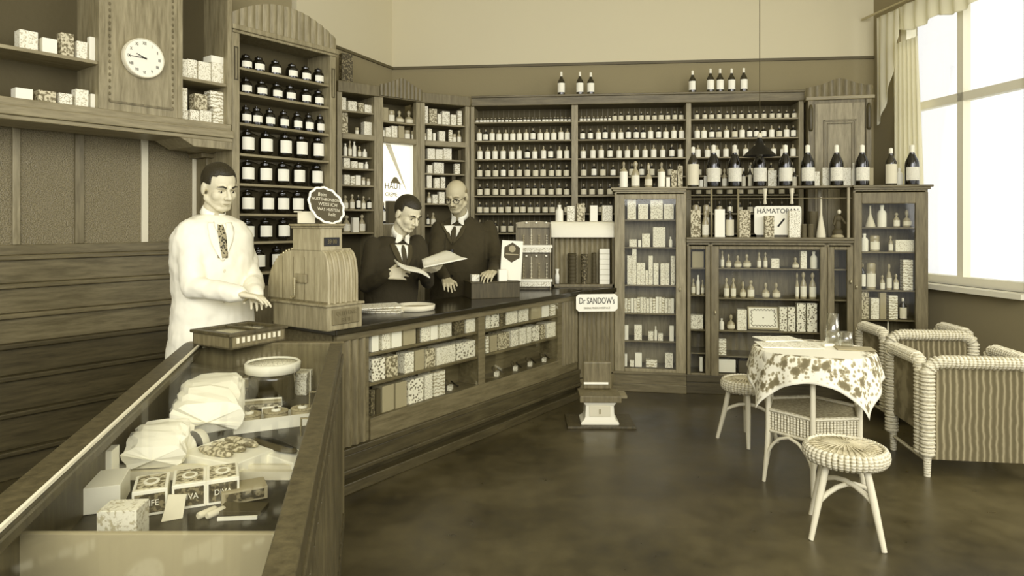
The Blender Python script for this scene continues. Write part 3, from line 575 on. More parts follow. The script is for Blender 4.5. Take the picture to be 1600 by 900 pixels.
# ---------------- shop counter ----------------
FK = F(-.94, 3.58, math.atan2(2.06, 1.5)); CL = 2.548; CH = .894; CD = .52
def counter():
    f = FK; r = tag(f.root('shop_counter'), 'long dark wooden shop counter with two glazed niches of packages in its front', 'counter')
    m = MB(); m.box(-.03, CL+.02, -.04, CD, CH-.035, CH); m.obj('counter_top', 'counter_top', r, bevel=.006)
    MB().box(0, CL, -.012, .03, CH-.075, CH-.035).obj('top_moulding', 'wood_h', r, bevel=.004)
    zt = f.zp(579, 516); zs = [f.zp(579, y) for y in (553, 600, 654)]; zb = zs[2]; a, b, c, d = f.u(579), f.u(748), f.u(758), f.u(873)
    m = MB(); m.box(0, a, .012, CD, .1, CH-.035); m.box(b, c, 0, .2, zb, CH-.035); m.box(d, CL, .012, CD, .1, CH-.035); m.box(a, d, .0, .2, zt, CH-.035); m.box(a, d, .18, CD, .1, CH-.035); m.box(a, d, 0, .2, .1, zb)
    m.obj('body', 'wood_h', r, bevel=.003)
    m = MB(); flutes(m, .012, f.u(574), .24, lambda u: CH-.075, .012, .03, 4, .022); m.obj('fluted_panel', 'wood_mid', r)
    m = MB(); flutes(m, f.u(880), CL-.01, .3, lambda u: CH-.075, .012, .03, 5, .02); m.obj('fluted_panel', 'wood_mid', r)
    for z in zs[:2]: MB().box(a, b, .01, .18, z-.016, z).box(c, d, .01, .18, z-.016, z).obj('niche_shelf', 'wood_h', r, bevel=.002)
    m = MB(); m.box(-.01, CL, -.02, .02, .2, .235); m.box(-.01, CL, -.012, .02, .12, .2); m.box(-.015, CL, -.03, .02, .1, .125); m.box(0, CL, .03, CD, 0, .1); m.box(-.02, CL, -.045, .02, 0, .06)
    m.obj('plinth', 'wood_h_dark', r, bevel=.005)
    for x0, x1 in ((a, b), (c, d)): MB().box(x0, x1, .004, .007, zb, zt).obj('pane', 'pane', r)
    g = 'packages in the counter front niches'; v = .03; dp = .1
    goods(f, v, zs[0], [('W', 581, 592, 521), ('L', 597, 610, 519), ('W', 612, 628, 514), ('G', 630, 650, 510), ('D', 652, 656, 509), ('P', 658, 672, 504), ('W', 673, 684, 501), ('L', 687, 706, 500), ('K', 710, 726, 496), ('L', 728, 746, 493)], 'top row, left counter niche', g, dep=dp)
    goods(f, v, zs[1], [('F', 581, 602, 560), ('M', 604, 622, 556), ('P', 632, 647, 551), ('G', 649, 663, 547), ('M', 665, 680, 545), ('L', 682, 712, 541), ('F', 713, 746, 534)], 'middle row, left counter niche', g, dep=dp)
    goods(f, v, zs[2], [('K', 580, 586, 610), ('D', 588, 595, 608), ('G', 597, 616, 602), ('G', 618, 636, 597), ('F', 638, 662, 592), ('P', 664, 676, 585), ('N', 678, 696, 580)], 'bottom row, left counter niche', g, dep=dp)
    goods(f, v, zs[0], [('P', 759, 766, 491), ('F', 767, 780, 489), ('K', 782, 790, 488), ('L', 791, 808, 483), ('P', 811, 826, 482), ('G', 830, 846, 479), ('W', 847, 858, 476), ('N', 860, 872, 474)], 'top row, right counter niche', g, dep=dp)
    goods(f, v, zs[1], [('N', 759, 764, 526), ('G', 766, 777, 524), ('M', 779, 796, 520), ('P', 798, 810, 516), ('P', 812, 822, 513), ('L', 824, 830, 511), ('F', 832, 843, 509), ('M', 845, 852, 507), ('L', 854, 871, 504)], 'middle row, right counter niche', g, dep=dp)
    for i, px in enumerate((704, 777, 806, 829, 851)):       # dark hair brushes leaning on little stands
        u = f.u(px, .07); o = empty('hair_brush', f.W(u, .07, zs[2]), f.A+.5); tag(o, 'dark hair brush propped up, '+('alone in the left counter niche' if i == 0 else f'{ORD[i-1]} from left, bottom of right counter niche'), 'brush', 'brushes in the counter front')
        m = MB(); m.M = Matrix.Rotation(-.5, 4, 'X'); m.ell((0, 0, .055), (.03, .012, .022), 12, 6); m.obj('brush_head', 'card_dark', o)
        m = MB(); m.tube([(.025, 0, .05), (.06, -.02, .02), (.09, -.03, .006)], [.006, .005, .007], 6); m.obj('handle', 'black', o)
        m = MB(); m.box(-.025, .025, -.012, .02, 0, .03); m.obj('stand', 'print_fine', o)
    # corner continuation of the counter towards the show cabinets, with fluted front
    p0, p1 = f.w(CL, 0), Vector((.896, 5.88)); q = F(p0.x, p0.y, math.atan2(p1.y-p0.y, p1.x-p0.x)); L = (p1-p0).length
    r2 = tag(q.root('counter_return'), 'short fluted counter piece joining the long counter to the glazed cabinet', 'counter')
    m = MB(); flutes(m, .0, L, .16, lambda u: CH-.05, .0, .03, 8, .016); m.obj('fluted_panel', 'wood_mid', r2)
    MB().box(0, L, .02, .36, 0, CH-.035).box(0, L, -.02, .02, 0, .15).obj('body', 'wood_mid', r2, bevel=.003); MB().box(-.02, L, -.03, .38, CH-.035, CH).obj('counter_top', 'counter_top', r2, bevel=.004)
    return q
FQ = counter()
def on_counter():
    f = FK
    # newspapers
    for i in range(3):
        p = ath(597-i*3, 486, CH); m = MB(); a = .15; b = .1
        m.add([(-a, -b, 0), (a, -b, 0), (a, b, 0), (-a, b, 0), (-a, -b, .006), (a, -b, .006), (a*.95, b, .012), (-a, b, .01)], [(0, 3, 2, 1), (4, 5, 6, 7), (0, 1, 5, 4), (1, 2, 6, 5), (2, 3, 7, 6), (3, 0, 4, 7)])
        o = m.obj('newspaper', 'label_print', loc=(p.x, p.y, CH+.001+.013*i), rot=f.A-1.2+.35*i); tag(o, ('lowest folded paper of the pile on the counter beside the register', 'middle folded paper of the pile on the counter beside the register', 'topmost folded paper of the pile on the counter beside the register')[i], 'newspaper', 'folded papers on the counter')
    p = ath(649, 484, CH); o = empty('round_tray', (p.x, p.y, CH), 0); tag(o, 'shallow round white-rimmed money tray on the dark counter top', 'tray')
    MB().lathe([(.115, 0), (.125, .005), (.128, .034), (.12, .036), (.115, .014), (.02, .012)], 32).obj('rim', 'label_old', o); MB().lathe([(.11, .014), (.11, .018)], 24).obj('felt', 'card_mid', o)
    # dark box with advertising card
    p = ath(775, 466, CH); o = empty('counter_box', (p.x, p.y, CH), f.A-.62); tag(o, 'dark wooden box on the counter in front of the bald man', 'box')
    MB().box(-.19, .19, 0, .22, 0, .115).obj('case', 'wood_dark', o, bevel=.003); MB().box(-.195, .195, -.004, .224, .115, .125).obj('lid', 'wood_dark', o, bevel=.003)
    # in photo-facing position on the box
    bx = o.location; A = f.A-.62; fb = F(bx.x, bx.y, A)
    z = CH+.126; c = empty('advertising_card', fb.W(.14, .08, z), .02); tag(c, 'tall white advertising card with dark hexagon emblem standing on the counter box', 'card')
    y0 = c.location.y; w = 33*y0/K/2; h = z and (H-(376-350)*y0/K)-z
    m = MB(); m.M = Matrix.Rotation(-.06, 4, 'X') @ Matrix.Rotation(.06, 4, 'Y'); m.box(-w, w, 0, .003, 0, h); m.obj('card', 'card_white', c)
    m = MB(); m.M = Matrix.Rotation(-.06, 4, 'X') @ Matrix.Rotation(.06, 4, 'Y'); zz = h*.7; R = w*.86; m.prism([(math.cos(a)*R, zz+math.sin(a)*R*1.12) for a in [math.pi/6+i*math.pi/3 for i in range(6)]], -.0015, 0, 'y'); m.obj('emblem', 'card_dark', c)
    m = MB(); m.M = Matrix.Rotation(-.06, 4, 'X') @ Matrix.Rotation(.06, 4, 'Y'); m.prism([(math.cos(a)*R*.38, zz+R*.4+math.sin(a)*R*.38) for a in [i*math.pi/8 for i in range(16)]], -.0025, -.001, 'y'); m.box(-R*.7, R*.7, -.0025, -.001, zz-R*.25, zz-R*.15); m.obj('emblem_disc', 'card_mid', c)
    package('carton', fb, -.17, -.11, .06, .05, z, .05, 'label_print', 'small white carton on the left end of the dark counter box')
    package('paper_bag', fb, .03, .095, .02, .04, z, .085, 'paper', 'small white paper bag beside the advertising card on the counter box', cat='bag')
    p = ath(722, 452, CH); package('note_pad', F(p.x, p.y, .5), -.07, .07, 0, .1, CH, .01, 'label_old', 'thin note pad lying on the counter by the bald man', cat='notepad')
    # rack of combs and pencils
    Y = 5.72; x0, x1 = (806-800)/K*Y, (861-800)/K*Y; zt = at(0, 350, Y).z; r = empty('display_rack', (x0, Y, CH), .0); tag(r, 'two-tier counter display rack hung with combs and white knobs', 'display rack'); W = x1-x0; hh = zt-CH
    MB().box(0, W, .03, .05, 0, hh).box(0, .012, -.02, .03, 0, hh).box(W-.012, W, -.02, .03, 0, hh).obj('back_board', 'wood_mid', r)
    m = MB(); n = 12; m.prism([(W*i/n, hh+.012+.014*math.sin(math.pi*i/n)) for i in range(n+1)]+[(W, hh-.03), (0, hh-.03)], .0, .03, 'y'); m.obj('curved_crest', 'wood_light', r)
    for k, y in enumerate((385, 438)):
        z = at(0, y, Y).z-CH; MB().box(.0, W+.01, -.03, .03, z-.012, z+.012).obj('white_bar', 'card_white', r, bevel=.003)
        MB().box(.0, W, -.025, .03, z-.05, z-.012).obj('printed_strip', 'print_fine', r)
    for k, (y, n) in enumerate(((348, 3), (400, 3))):
        z = at(0, y, Y).z-CH
        for i in range(n): MB().ell((W*(.3+.28*i), -.005, z), (.011, .011, .009), 10, 6).obj('white_knob', 'card_white', r)
    for row, (y0_, y1_) in enumerate(((368, 384), (412, 434))):
        for i in range(4):
            za, zb = at(0, y0_, Y).z-CH, at(0, y1_, Y).z-CH; u = W*(.22+.22*i); m = MB(); m.tube([(u, .012, zb), (u, .012, za+(.06 if i == 1 else 0))], .004, 6)
            for j in range(5): m.ell((u, .01, zb+(za-zb)*j/4), (.009, .008, .006), 8, 4)
            m.obj('hanging_comb', 'label_old' if i % 2 else 'card_mid', r)
    # white topped display case with brush handles
    Y = 5.93; x0, x1 = (863-800)/K*Y, (960-800)/K*Y; W = x1-x0; r = empty('display_case', (x0, Y, CH), 0); tag(r, 'upright counter display case with white roll top and rows of hanging strips', 'display case')
    zt = at(0, 346, Y).z-CH; z1 = at(0, 371, Y).z-CH
    MB().box(0, W, .14, .16, 0, zt).box(0, .02, 0, .14, 0, z1).box(W-.02, W, 0, .14, 0, z1).box(0, W, 0, .14, 0, .025).obj('case', 'wood_mid', r, bevel=.003)
    m = MB(); pts = [(.16, z1), (-.015, z1)]+[(-.015+.07*(1-math.cos(t)), z1+(zt-z1)*math.sin(t)) for t in [i*math.pi/16 for i in range(1, 9)]]+[(.16, zt)]; m.prism(pts, -.01, W+.005, 'x'); m.obj('roll_top', 'white_paint', r, bevel=.002)
    m = MB(); flutes(m, .02, W-.02, .025, lambda u: z1, .12, .14, 11, .015); m.obj('fluted_back', 'wood_light', r)
    for px, w, y0_, y1_, mt, nm in ((895, 13, 401, 446, 'card_dark', 'dark_roll'), (914, 11, 402, 446, 'print_dark', 'banded_roll'), (929, 7, 400, 446, 'card_dark', 'dark_roll')):
        m = MB(); x = (px-863)/K*Y; za, zb = at(0, y0_, Y).z-CH, at(0, y1_, Y).z-CH; R = w/2*Y/K
        pr = []
        for j in range(9): z = zb+(za-zb)*j/8; pr += [(R*.9, z), (R, z+.004), (R, z+(za-zb)/8-.005)]
        m.lathe(pr+[(R*.6, za+.01)], 14, (x, .05, 0)); m.obj(nm, mt, r)
    m = MB(); x = (945-863)/K*Y; za, zb = at(0, 389, Y).z-CH, at(0, 446, Y).z-CH
    for j in range(7): z = zb+(za-zb)*j/7; m.box(x-.044, x+.044, .01, .05, z+.002, z+(za-zb)/7)
    m.obj('stacked_packets', 'card_white', r, bevel=.002)
    m = MB(); x = (867-863)/K*Y+.02; m.lathe([(.018, .03), (.02, .1), (.012, .13), (.018, .16)], 12, (x, -.0, 0)); m.obj('white_tube', 'card_white', r)
    q = F(x0, Y, 0); goods(q, .03, CH+zt, [('w', 868, 881, 320), ('P', 886, 898, 322), ('M', 901, 914, 318), ('W', 922, 934, 321), ('P', 941, 957, 321)], 'on the white-topped display case', 'goods on the display case')
    # enamel sign
    Y = 5.5; c = at(934.5, 473, Y); s = empty('hanging_sign', (c.x-.01, c.y-.0, c.z), .1); tag(s, 'small white enamel sign with dark lettering at the end of the counter', 'sign')
    hw, hh, cr = 33*Y/K, 13.5*Y/K, .022
    MB().prism([(-hw, -hh+cr), (-hw+cr, -hh), (hw-cr, -hh), (hw, -hh+cr), (hw, hh-cr), (hw-cr, hh), (-hw+cr, hh), (-hw, hh-cr)], -.004, .004, 'y').obj('plate', 'label_paper', s)
    text("Dr SANDOW's", .074, 'ink', s, (0, -.006, .014), sx=.62, ext=.001); text("ORIGINAL MINERALWASSER SALZE", .02, 'ink_grey', s, (0, -.006, -.043), sx=.7)
on_counter()

# ---------------- cash register ----------------
def register():
    f = FK; r = tag(empty('cash_register', f.W(f.u(511, -.065), .0, CH), f.A), 'old carved wooden cash register with crank, fluted curved front and tall middle', 'cash register')
    # local: x along the counter (away), y towards the salesman
    y0, y1 = -.03, .40; z0 = .14
    MB().box(.0, .235, y0-.035, y1, 0, z0-.012).obj('till_drawer', 'wood_light', r, bevel=.006); MB().box(-.012, .245, y0-.045, y1+.01, z0-.014, z0).obj('till_top', 'wood_light', r, bevel=.004)
    MB().box(.03, .21, y0-.043, y0-.034, .03, .11).obj('drawer_front', 'wood_mid', r, bevel=.004)
    text('QUITTUNG', .032, 'ink_grey', r, (.12, y0-.0455, .088), sx=.8); text('BITTE', .032, 'ink_grey', r, (.12, y0-.0455, .053), sx=.8)
    h = .405; t0, t1 = .0, .235                        # tower between y t0..t1
    front = [(-.05, z0), (-.05, z0+.12)]+[(-.05+.05*(1-math.cos(t)), z0+.12+.15*math.sin(t)) for t in [i*math.pi/16 for i in range(1, 9)]]
    back = [(t1+.235*math.cos(t), z0+.06+.215*math.sin(t)) for t in [math.pi/2-i*math.pi/20 for i in range(0, 11)]]
    prof = front+[(0, z0+.285), (t1, z0+.285)]+back+[(t1+.235, z0)]
    m = MB(); m.prism(prof, .015, .215, 'x'); m.obj('body', 'register_wood', r, bevel=.004)
    MB().box(.01, .15, t0-.002, t1, z0+.275, z0+h).obj('tower', 'register_wood', r, bevel=.004)
    m = MB(); m.box(-.008, .165, t0-.015, t1+.015, z0+h, z0+h+.012); m.box(0, .158, t0-.008, t1+.008, z0+h-.012, z0+h); m.obj('tower_cap', 'wood_light', r, bevel=.004)
    for k in range(6):                                 # raised ribs over the curved front
        x = .022+.037*k; m = MB(); m.tube([(x, p[0]-.002, p[1]) for p in front], .008, 8); m.obj('rib', 'register_wood', r)
    m = MB()
    for y in (.05, .14, .235, .33): m.box(.013, .0155, y-.0015, y+.0015, z0, z0+.24)
    m.box(.008, .0155, -.05, t1+.23, z0, z0+.01); m.obj('side_seams', 'wood_mid', r)
    MB().box(.03, .13, t0-.006, t0, z0+.3, z0+.345).obj('indicator_window', 'black', r); text('39 00', .034, 'ink_grey', r, (.08, t0-.0075, z0+.322), sx=.8)
    m = MB()
    for k in range(13):
        t = math.radians(20+k*6.2); y, z = t1+.24*math.cos(t), z0+.06+.22*math.sin(t)
        for x in (.03, .07, .11, .15, .19): m.ell((x, y, z), (.008, .008, .01), 8, 4)
    m.obj('keys', 'steel', r)
    m = MB(); m.M = Matrix.Translation((.015, .17, z0+.12)); m.box(-.015, 0, -.06, .05, -.02, .03); m.obj('crank_plate', 'wood_light', r, bevel=.008)
    c = MB(); c.M = Matrix.Translation((-.0, .19, z0+.12)); c.tube([(.03, 0, 0), (-.01, 0, 0)], .009); c.tube([(-.01, .0, .01), (-.012, .0, -.09)], [.008, .006]); c.tube([(-.012, 0, -.09), (-.035, .0, -.095)], .008); c.obj('crank', 'steel', r)
    # bits on top: price cards and the oval sign
    z = CH+z0+h+.0145; u_ = f.u(511, -.065); p = f.W(u_+.07, .19, z)
    o = MB().box(-.05, .04, -.02, .02, 0, .06).box(-.03, .06, .0, .03, .06, .065).box(-.07, -.03, -.03, .01, .06, .066).obj('card_stack', 'label_old', loc=p, rot=f.A-.6); tag(o, 'bundle of white cards on the register top, left of the oval sign', 'cards')
    Y = f.w(u_+.08, .06).y; c = at(510, 321, Y); s = empty('oval_sign', (c.x, c.y, z), .12); tag(s, 'tilted oval black sign with white scalloped rim standing on the cash register', 'sign')
    zc = c.z-z; a, b = 31*Y/K, 22.5*Y/K; tl = math.radians(-50); R = Matrix.Rotation(tl, 2)
    def el(k, th, j): v = R @ Vector((a*k*math.cos(th), b*k*math.sin(th))); return (v.x*(1+j), zc+v.y*(1+j))
    m = MB(); m.prism([el(.93, i*math.pi/24, 0) for i in range(48)], -.002, .003, 'y'); m.obj('board', 'card_dark', s)
    m = MB(); m.tube([(lambda q: (q[0], 0, q[1]))(el(1, i*math.pi/26, .03*math.cos(i*math.pi/2))) for i in range(52)], .0068, 8, closed=True); m.obj('scalloped_rim', 'label_paper', s)
    for i, (tx, dx, sz) in enumerate((('Beim', -.02, .027), ('HUSTENBONBON', -.002, .021), ('WEISS ICH', .008, .025), ('WAS HUSTEN', .012, .022), ('heilt', .03, .025))):
        text(tx, sz, 'label_old', s, (dx, -.004, zc+.058-.027*i), (math.pi/2, math.radians(6), 0), sx=.85)
    MB().box(-.015, .03, .0, .04, 0, .015).obj('foot', 'wood_dark', s)
register()

# ---------------- glazed show cabinets on the right ----------------
FS = F((960-800)/K*5.88, 5.88, math.atan(-.17)); ZS = FS.z(293, 0)
def glazed(f, r, pa, pb, zt, zb, da, db, dzt, dzb, shelves, wd='wood_mid', dep=.34, knob=None, frame=.02):
    """carcass from pixel column pa to pb with a glazed door da..db; shelves = z list"""
    a, b, c, d = f.u(pa), f.u(pb), f.u(da), f.u(db)
    m = MB(); m.box(a, a+.02, 0, dep, zb, zt); m.box(b-.02, b, 0, dep, zb, zt); m.box(a, b, dep-.02, dep, zb, zt); m.box(a, b, .0, dep, zb, dzb-.01); m.box(a, b, 0, dep, zt-.02, zt); m.obj('carcass', wd, r, bevel=.003)
    dm = MB(); e = .0; dm.box(a+.003, c, -.014, .012, dzb-.05, zt-.03); dm.box(d, b-.003, -.014, .012, dzb-.05, zt-.03); dm.box(c, d, -.014, .012, dzt, zt-.03); dm.box(c, d, -.014, .012, dzb-.05, dzb)
    door = dm.obj('door_frame', wd, r, bevel=.004)
    MB().box(c-.003, d+.003, .0, .003, dzb, dzt).obj('pane', 'pane', door)
    for z in shelves: MB().box(a+.02, b-.02, .03, dep-.02, z-.012, z).obj('shelf', 'wood_h', r, bevel=.002)
    if knob: MB().ell((f.u(knob[0]), -.026, f.zp(*knob)), (.008, .012, .02), 10, 6).obj('door_handle', 'brass', door)
def cabinets():
    f = FS; g = 'goods in the glazed cabinets'
    # left cabinet
    r = tag(f.root('show_cabinet'), 'tall narrow glazed cabinet of stacked white cartons, right of the counter', 'cabinet'); uM = f.u(1072); uR0 = f.u(1333); uR = f.u(1450)
    zl = [f.zp(1015, y, .06) for y in (343, 386, 445, 489, 532, 574)]
    glazed(f, r, 960, 1072, ZS-.03, 0, 976, 1056, f.zp(1015, 311), zl[5], zl[:5], 'wood_light', knob=(1062, 452))
    m = MB(); m.box(-.03, uM+.01, -.035, .34, ZS-.018, ZS); m.box(-.015, uM, -.022, .34, ZS-.035, ZS-.018); m.obj('cornice', 'wood_h_light', r, bevel=.004)
    zp = f.zp(960, 580); m = MB(); m.box(-.01, uM+.0, -.03, .0, .0, zp); m.box(-.015, uM, -.045, 0, 0, .07); m.box(-.015, uM, -.04, 0, zp-.012, zp+.008); m.obj('plinth', 'wood_h', r, bevel=.004)
    goods(f, .06, zl[0], [('L', 980, 994, 311), ('L', 997, 1013, 319), ('P', 1016, 1036, 312), ('L', 1037, 1053, 319)], 'top shelf of the narrow cabinet', g, dep=.12)
    goods(f, .06, zl[1], [('L', 983, 995, 374), ('W', 997, 1002, 375), ('L', 1003, 1016, 365), ('P', 1020, 1040, 355), ('w', 1045, 1051, 370)], 'second shelf of the narrow cabinet', g, dep=.1)
    k = 0
    for ci, (pa, pb, n) in enumerate([(980, 987, 4), (987.5, 994.5, 5), (995, 1001, 3), (1001.5, 1008, 3), (1008.5, 1013, 2), (1013.5, 1020, 4), (1021, 1029, 3), (1032, 1039, 3), (1039.5, 1046, 3), (1048, 1055, 4)]):
        u0, u1 = f.u(pa, .06), f.u(pb, .06); hh = (f.zp(1015, 433.5, .06)-zl[2])*.98
        for j in range(n): package('carton', f, u0, u1, .06, .05, zl[2]+j*(hh+.0005), hh, 'print_light' if (ci+j) % 3 else 'print_fine', f'small pale carton, {ORD[j]} from bottom, {ORD[ci]} stack, third shelf of narrow cabinet', 'box', 'small cartons stacked in the narrow cabinet')
    goods(f, .06, zl[3], [('LNWLNLPLLNWLNLPW'[i], 976+i*4.85, 976+i*4.85+4.5, 466+random.uniform(-2, 1.5)) for i in range(16)], 'fourth shelf of the narrow cabinet', g, dep=.1)
    goods(f, .06, zl[4], [('W', 976, 982, 508), ('L', 991, 1003, 508), ('P', 1013, 1021, 518), ('w', 1022, 1027, 510), ('P', 1028, 1036, 521), ('W', 1046, 1053, 509)], 'fifth shelf of the narrow cabinet', g)
    goods(f, .06, zl[5], [('W', 976, 980, 553), ('L', 984, 991, 563), ('W', 992, 1003, 552), ('N', 1009, 1027, 562), ('P', 1039, 1052, 552)], 'bottom shelf of the narrow cabinet', g)
    goods(f, .1, ZS, [('t', 968, 981, 252), ('c', 986, 1000, 251), ('s', 1007, 1020, 254), ('t', 1028, 1040, 253), ('W', 1041, 1047, 277), ('M', 1049, 1058, 266), ('M', 1059, 1067, 259)], 'on top of the narrow cabinet', 'bottles and boxes on top of the cabinets')
    # middle cabinet
    zc = f.zp(1200, 371); zt2 = zc-.035
    r = tag(f.root('show_cabinet'), 'wide glazed middle cabinet with display counter top, behind the round table', 'cabinet')
    gm = [f.zp(1200, y, .06) for y in (419, 466, 517, 557)]; zbot = f.zp(1140, 582, .06)
    m = MB(); m.box(uM, uR0, -.035, .34, zc-.022, zc); m.box(uM, uR0, -.02, .34, zc-.045, zc-.022); m.obj('counter_top', 'wood_h', r, bevel=.004)
    for pa, pb, da, db, sh, kn in ((1073, 1110, 1079, 1102, [f.zp(1090, y, .06) for y in (418, 460, 514, 550)], None), (1110, 1292, 1123, 1281, gm, (1117, 488)), (1292, 1333, 1303, 1323, gm[:2], (1328, 440))):
        glazed(f, r, pa, pb, zc-.045, .1, da, db, f.zp(1200, 390), zbot, sh, 'wood_mid' if pa < 1300 else 'wood_dark', knob=kn)
    MB().box(uM, uR0, -.02, .3, 0, .1).box(uM, uR0, -.03, 0, .1, .16).obj('plinth', 'wood_h_dark', r, bevel=.004)
    MB().box(uM+.012, uR0, -.0, .22, ZS-.018, ZS).obj('upper_shelf', 'wood_h', r, bevel=.003)
    zr = f.zp(1200, 310); MB().tube([(uM, .02, zr), (uR0, .02, zr)], .004).obj('gallery_rail', 'wood_mid', r)
    for px in (1112, 1154): MB().lathe([(.009, zc), (.009, ZS-.02)], 10, (f.u(px), .02, 0)).obj('post', 'wood_light', r)
    for px in (1196, 1238): MB().lathe([(.004, zr-.05), (.016, zr-.045), (.01, zr-.01), (.012, zr+.02), (.02, ZS-.02)], 10, (f.u(px), .02, 0)).obj('turned_drop', 'label_old', r)
    MB().box(f.u(1289), f.u(1294), .2, .22, zc, ZS-.018).obj('post', 'wood_mid', r); MB().box(f.u(1324), f.u(1328), .0, .02, zc, ZS-.018).obj('post', 'wood_light', r)
    w = 'narrow left compartment of the wide cabinet'
    za = [f.zp(1090, y, .06) for y in (418, 460, 514, 550)]
    goods(f, .06, za[0], [('G', 1081, 1100, 393)], 'top of the '+w, g); goods(f, .06, za[1], [('c', 1080, 1087, 435), ('w', 1088, 1094, 430), ('c', 1095, 1101, 437)], 'in the '+w, g)
    goods(f, .06, za[2], [('P', 1079, 1099, 492)], 'in the '+w, g); goods(f, .06, zbot, [('W', 1093, 1098, 558)], 'bottom of the '+w, g)
    goods(f, .06, gm[0], [('c', 1126, 1132, 391), ('s', 1134, 1144, 397), ('s', 1147, 1160, 399), ('s', 1161, 1175, 397), ('c', 1183, 1190, 394), ('c', 1193, 1200, 394), ('L', 1205, 1218, 404), ('s', 1238, 1250, 402), ('L', 1251, 1261, 392), ('w', 1267, 1279, 393)], 'top shelf of the wide cabinet', g)
    goods(f, .06, gm[1], [('c', 1131, 1140, 434), ('c', 1142, 1151, 434), ('s', 1156, 1167, 440), ('c', 1168, 1180, 438), ('s', 1191, 1204, 442), ('s', 1207, 1221, 442), ('c', 1243, 1249, 426), ('c', 1251, 1262, 425), ('c', 1265, 1277, 426)], 'second shelf of the wide cabinet', g)
    goods(f, .06, gm[2], [('w', 1124, 1132, 498), ('s', 1136, 1150, 492), ('L', 1152, 1167, 484), ('F', 1218, 1230, 480), ('F', 1231, 1243, 480), ('F', 1245, 1259, 474), ('F', 1261, 1277, 474)], 'third shelf of the wide cabinet', g)
    goods(f, .06, gm[3], [('N', 1123, 1135, 530)], 'fourth shelf of the wide cabinet', g); goods(f, .06, zbot, [('W', 1122, 1150, 562), ('D', 1154, 1172, 564)], 'floor of the wide cabinet', g)
    u = f.u(1193, .08); o = empty('picture_box', f.W(u, .07, gm[2]), f.A); tag(o, 'propped flat box with zigzag-bordered white lid in the wide cabinet', 'box'); w_, h_ = .125, f.zp(1193, 479, .08)-gm[2]
    m = MB(); m.M = Matrix.Rotation(-.25, 4, 'X'); m.box(-w_, w_, 0, .03, .01, h_); m.obj('case', 'card_mid', o, bevel=.002)
    m = MB(); m.M = Matrix.Rotation(-.25, 4, 'X'); m.box(-w_+.01, w_-.01, -.002, 0, .025, h_-.01); lid = m.obj('lid', 'card_white', o)
    m = MB(); m.M = Matrix.Rotation(-.25, 4, 'X'); pts = []
    W2, Z0, Z1 = w_-.03, .042, h_-.028
    for (xa, za_), (xb, zb_), n in (((-W2, Z0), (W2, Z0), 14), ((W2, Z0), (W2, Z1), 8), ((W2, Z1), (-W2, Z1), 14), ((-W2, Z1), (-W2, Z0), 8)):
        for i in range(n): t = i/n; k2 = .006*(-1)**i; pts.append((xa+(xb-xa)*t+(k2 if xa == xb else 0), -.004, za_+(zb_-za_)*t+(k2 if za_ == zb_ else 0)))
    m.tube(pts, .0032, 6, closed=True); m.ell((0, -.004, (Z0+Z1)/2), (.006, .003, .006), 8, 4); m.obj('zigzag_border', 'ink_grey', o)
    # upper shelf of big bottles
    nm = ['first', 'second', 'third', 'fourth', 'fifth', 'sixth', 'seventh']
    for i, px in enumerate((1115, 1148, 1187, 1227, 1262, 1307, 1347)):
        v = .07; u = f.u(px, v); vessel('wine', 'wine_bottle', f, u, v, ZS, 10.2*f.w(u, v).y/K, f.z(226, u, v)-ZS, f'dark wine bottle with broad busy label and white foil, {nm[i]} from left over cabinets', 'bottle', 'wine bottles on top of the cabinets')
    for px, t, s in ((1083, 229, 'left end of the row'), (1392, 231, 'before the curtain')):
        v = .07; u = f.u(px, v); vessel('winedark', 'wine_bottle', f, u, v, ZS, 8.5*f.w(u, v).y/K, f.z(t, u, v)-ZS, 'wine bottle with tall pale paper label, '+s, 'bottle', 'wine bottles on top of the cabinets')
    v = .07; u = f.u(1425, v); vessel('wine', 'wine_bottle', f, u, v, ZS, 10*f.w(u, v).y/K, f.z(226, u, v)-ZS, 'dark wine bottle at the right end of the cabinet tops, by the curtain', 'bottle', 'wine bottles on top of the cabinets')
    goods(f, .14, ZS, [('W', 1093, 1099, 281), ('W', 1100, 1107, 275), ('c', 1128, 1137, 263), ('q', 1159, 1166, 262), ('q', 1169, 1176, 258), ('L', 1200, 1214, 266), ('q', 1238, 1246, 264), ('L', 1273, 1281, 268), ('L', 1285, 1297, 262), ('L', 1318, 1330, 262), ('w', 1331, 1338, 254), ('G', 1356, 1365, 262), ('w', 1401, 1413, 262)], 'between the big bottles over the cabinets', 'bottles and boxes on top of the cabinets')
    # things on the middle counter top
    goods(f, .05, zc, [('M', 1079, 1095, 328), ('c', 1097, 1108, 328), ('W', 1117, 1133, 327), ('q', 1135, 1148, 322), ('M', 1155, 1173, 328), ('M', 1195, 1210, 337), ('P', 1233, 1251, 329), ('k', 1253, 1262, 350), ('k', 1263, 1273, 350), ('f', 1277, 1293, 308)], 'on the middle cabinet counter', 'goods on the middle cabinet counter', dep=.05)
    goods(f, .13, zc, [('p', 1082, 1093, 320), ('p', 1099, 1109, 320), ('p', 1120, 1130, 322), ('k', 1265, 1281, 330)], 'back row on the middle cabinet counter', 'goods on the middle cabinet counter')
    u = f.u(1215, .13); s = empty('enamel_sign', f.W(u, .13, zc), f.A); tag(s, 'white rounded sign lettered in dark capitals, propped behind cartons', 'sign'); w_, h0, h1 = f.u(1252, .13)-u, .02, f.zp(1215, 322, .13)-zc
    R = .025; pl = [(sx_*(w_-R)+R*math.cos(a), (h1-R if up else h0+R)+R*math.sin(a)) for sx_, up, a0 in ((1, 0, -math.pi/2), (1, 1, 0), (-1, 1, math.pi/2), (-1, 0, math.pi)) for a in [a0+i*math.pi/8 for i in range(5)]]
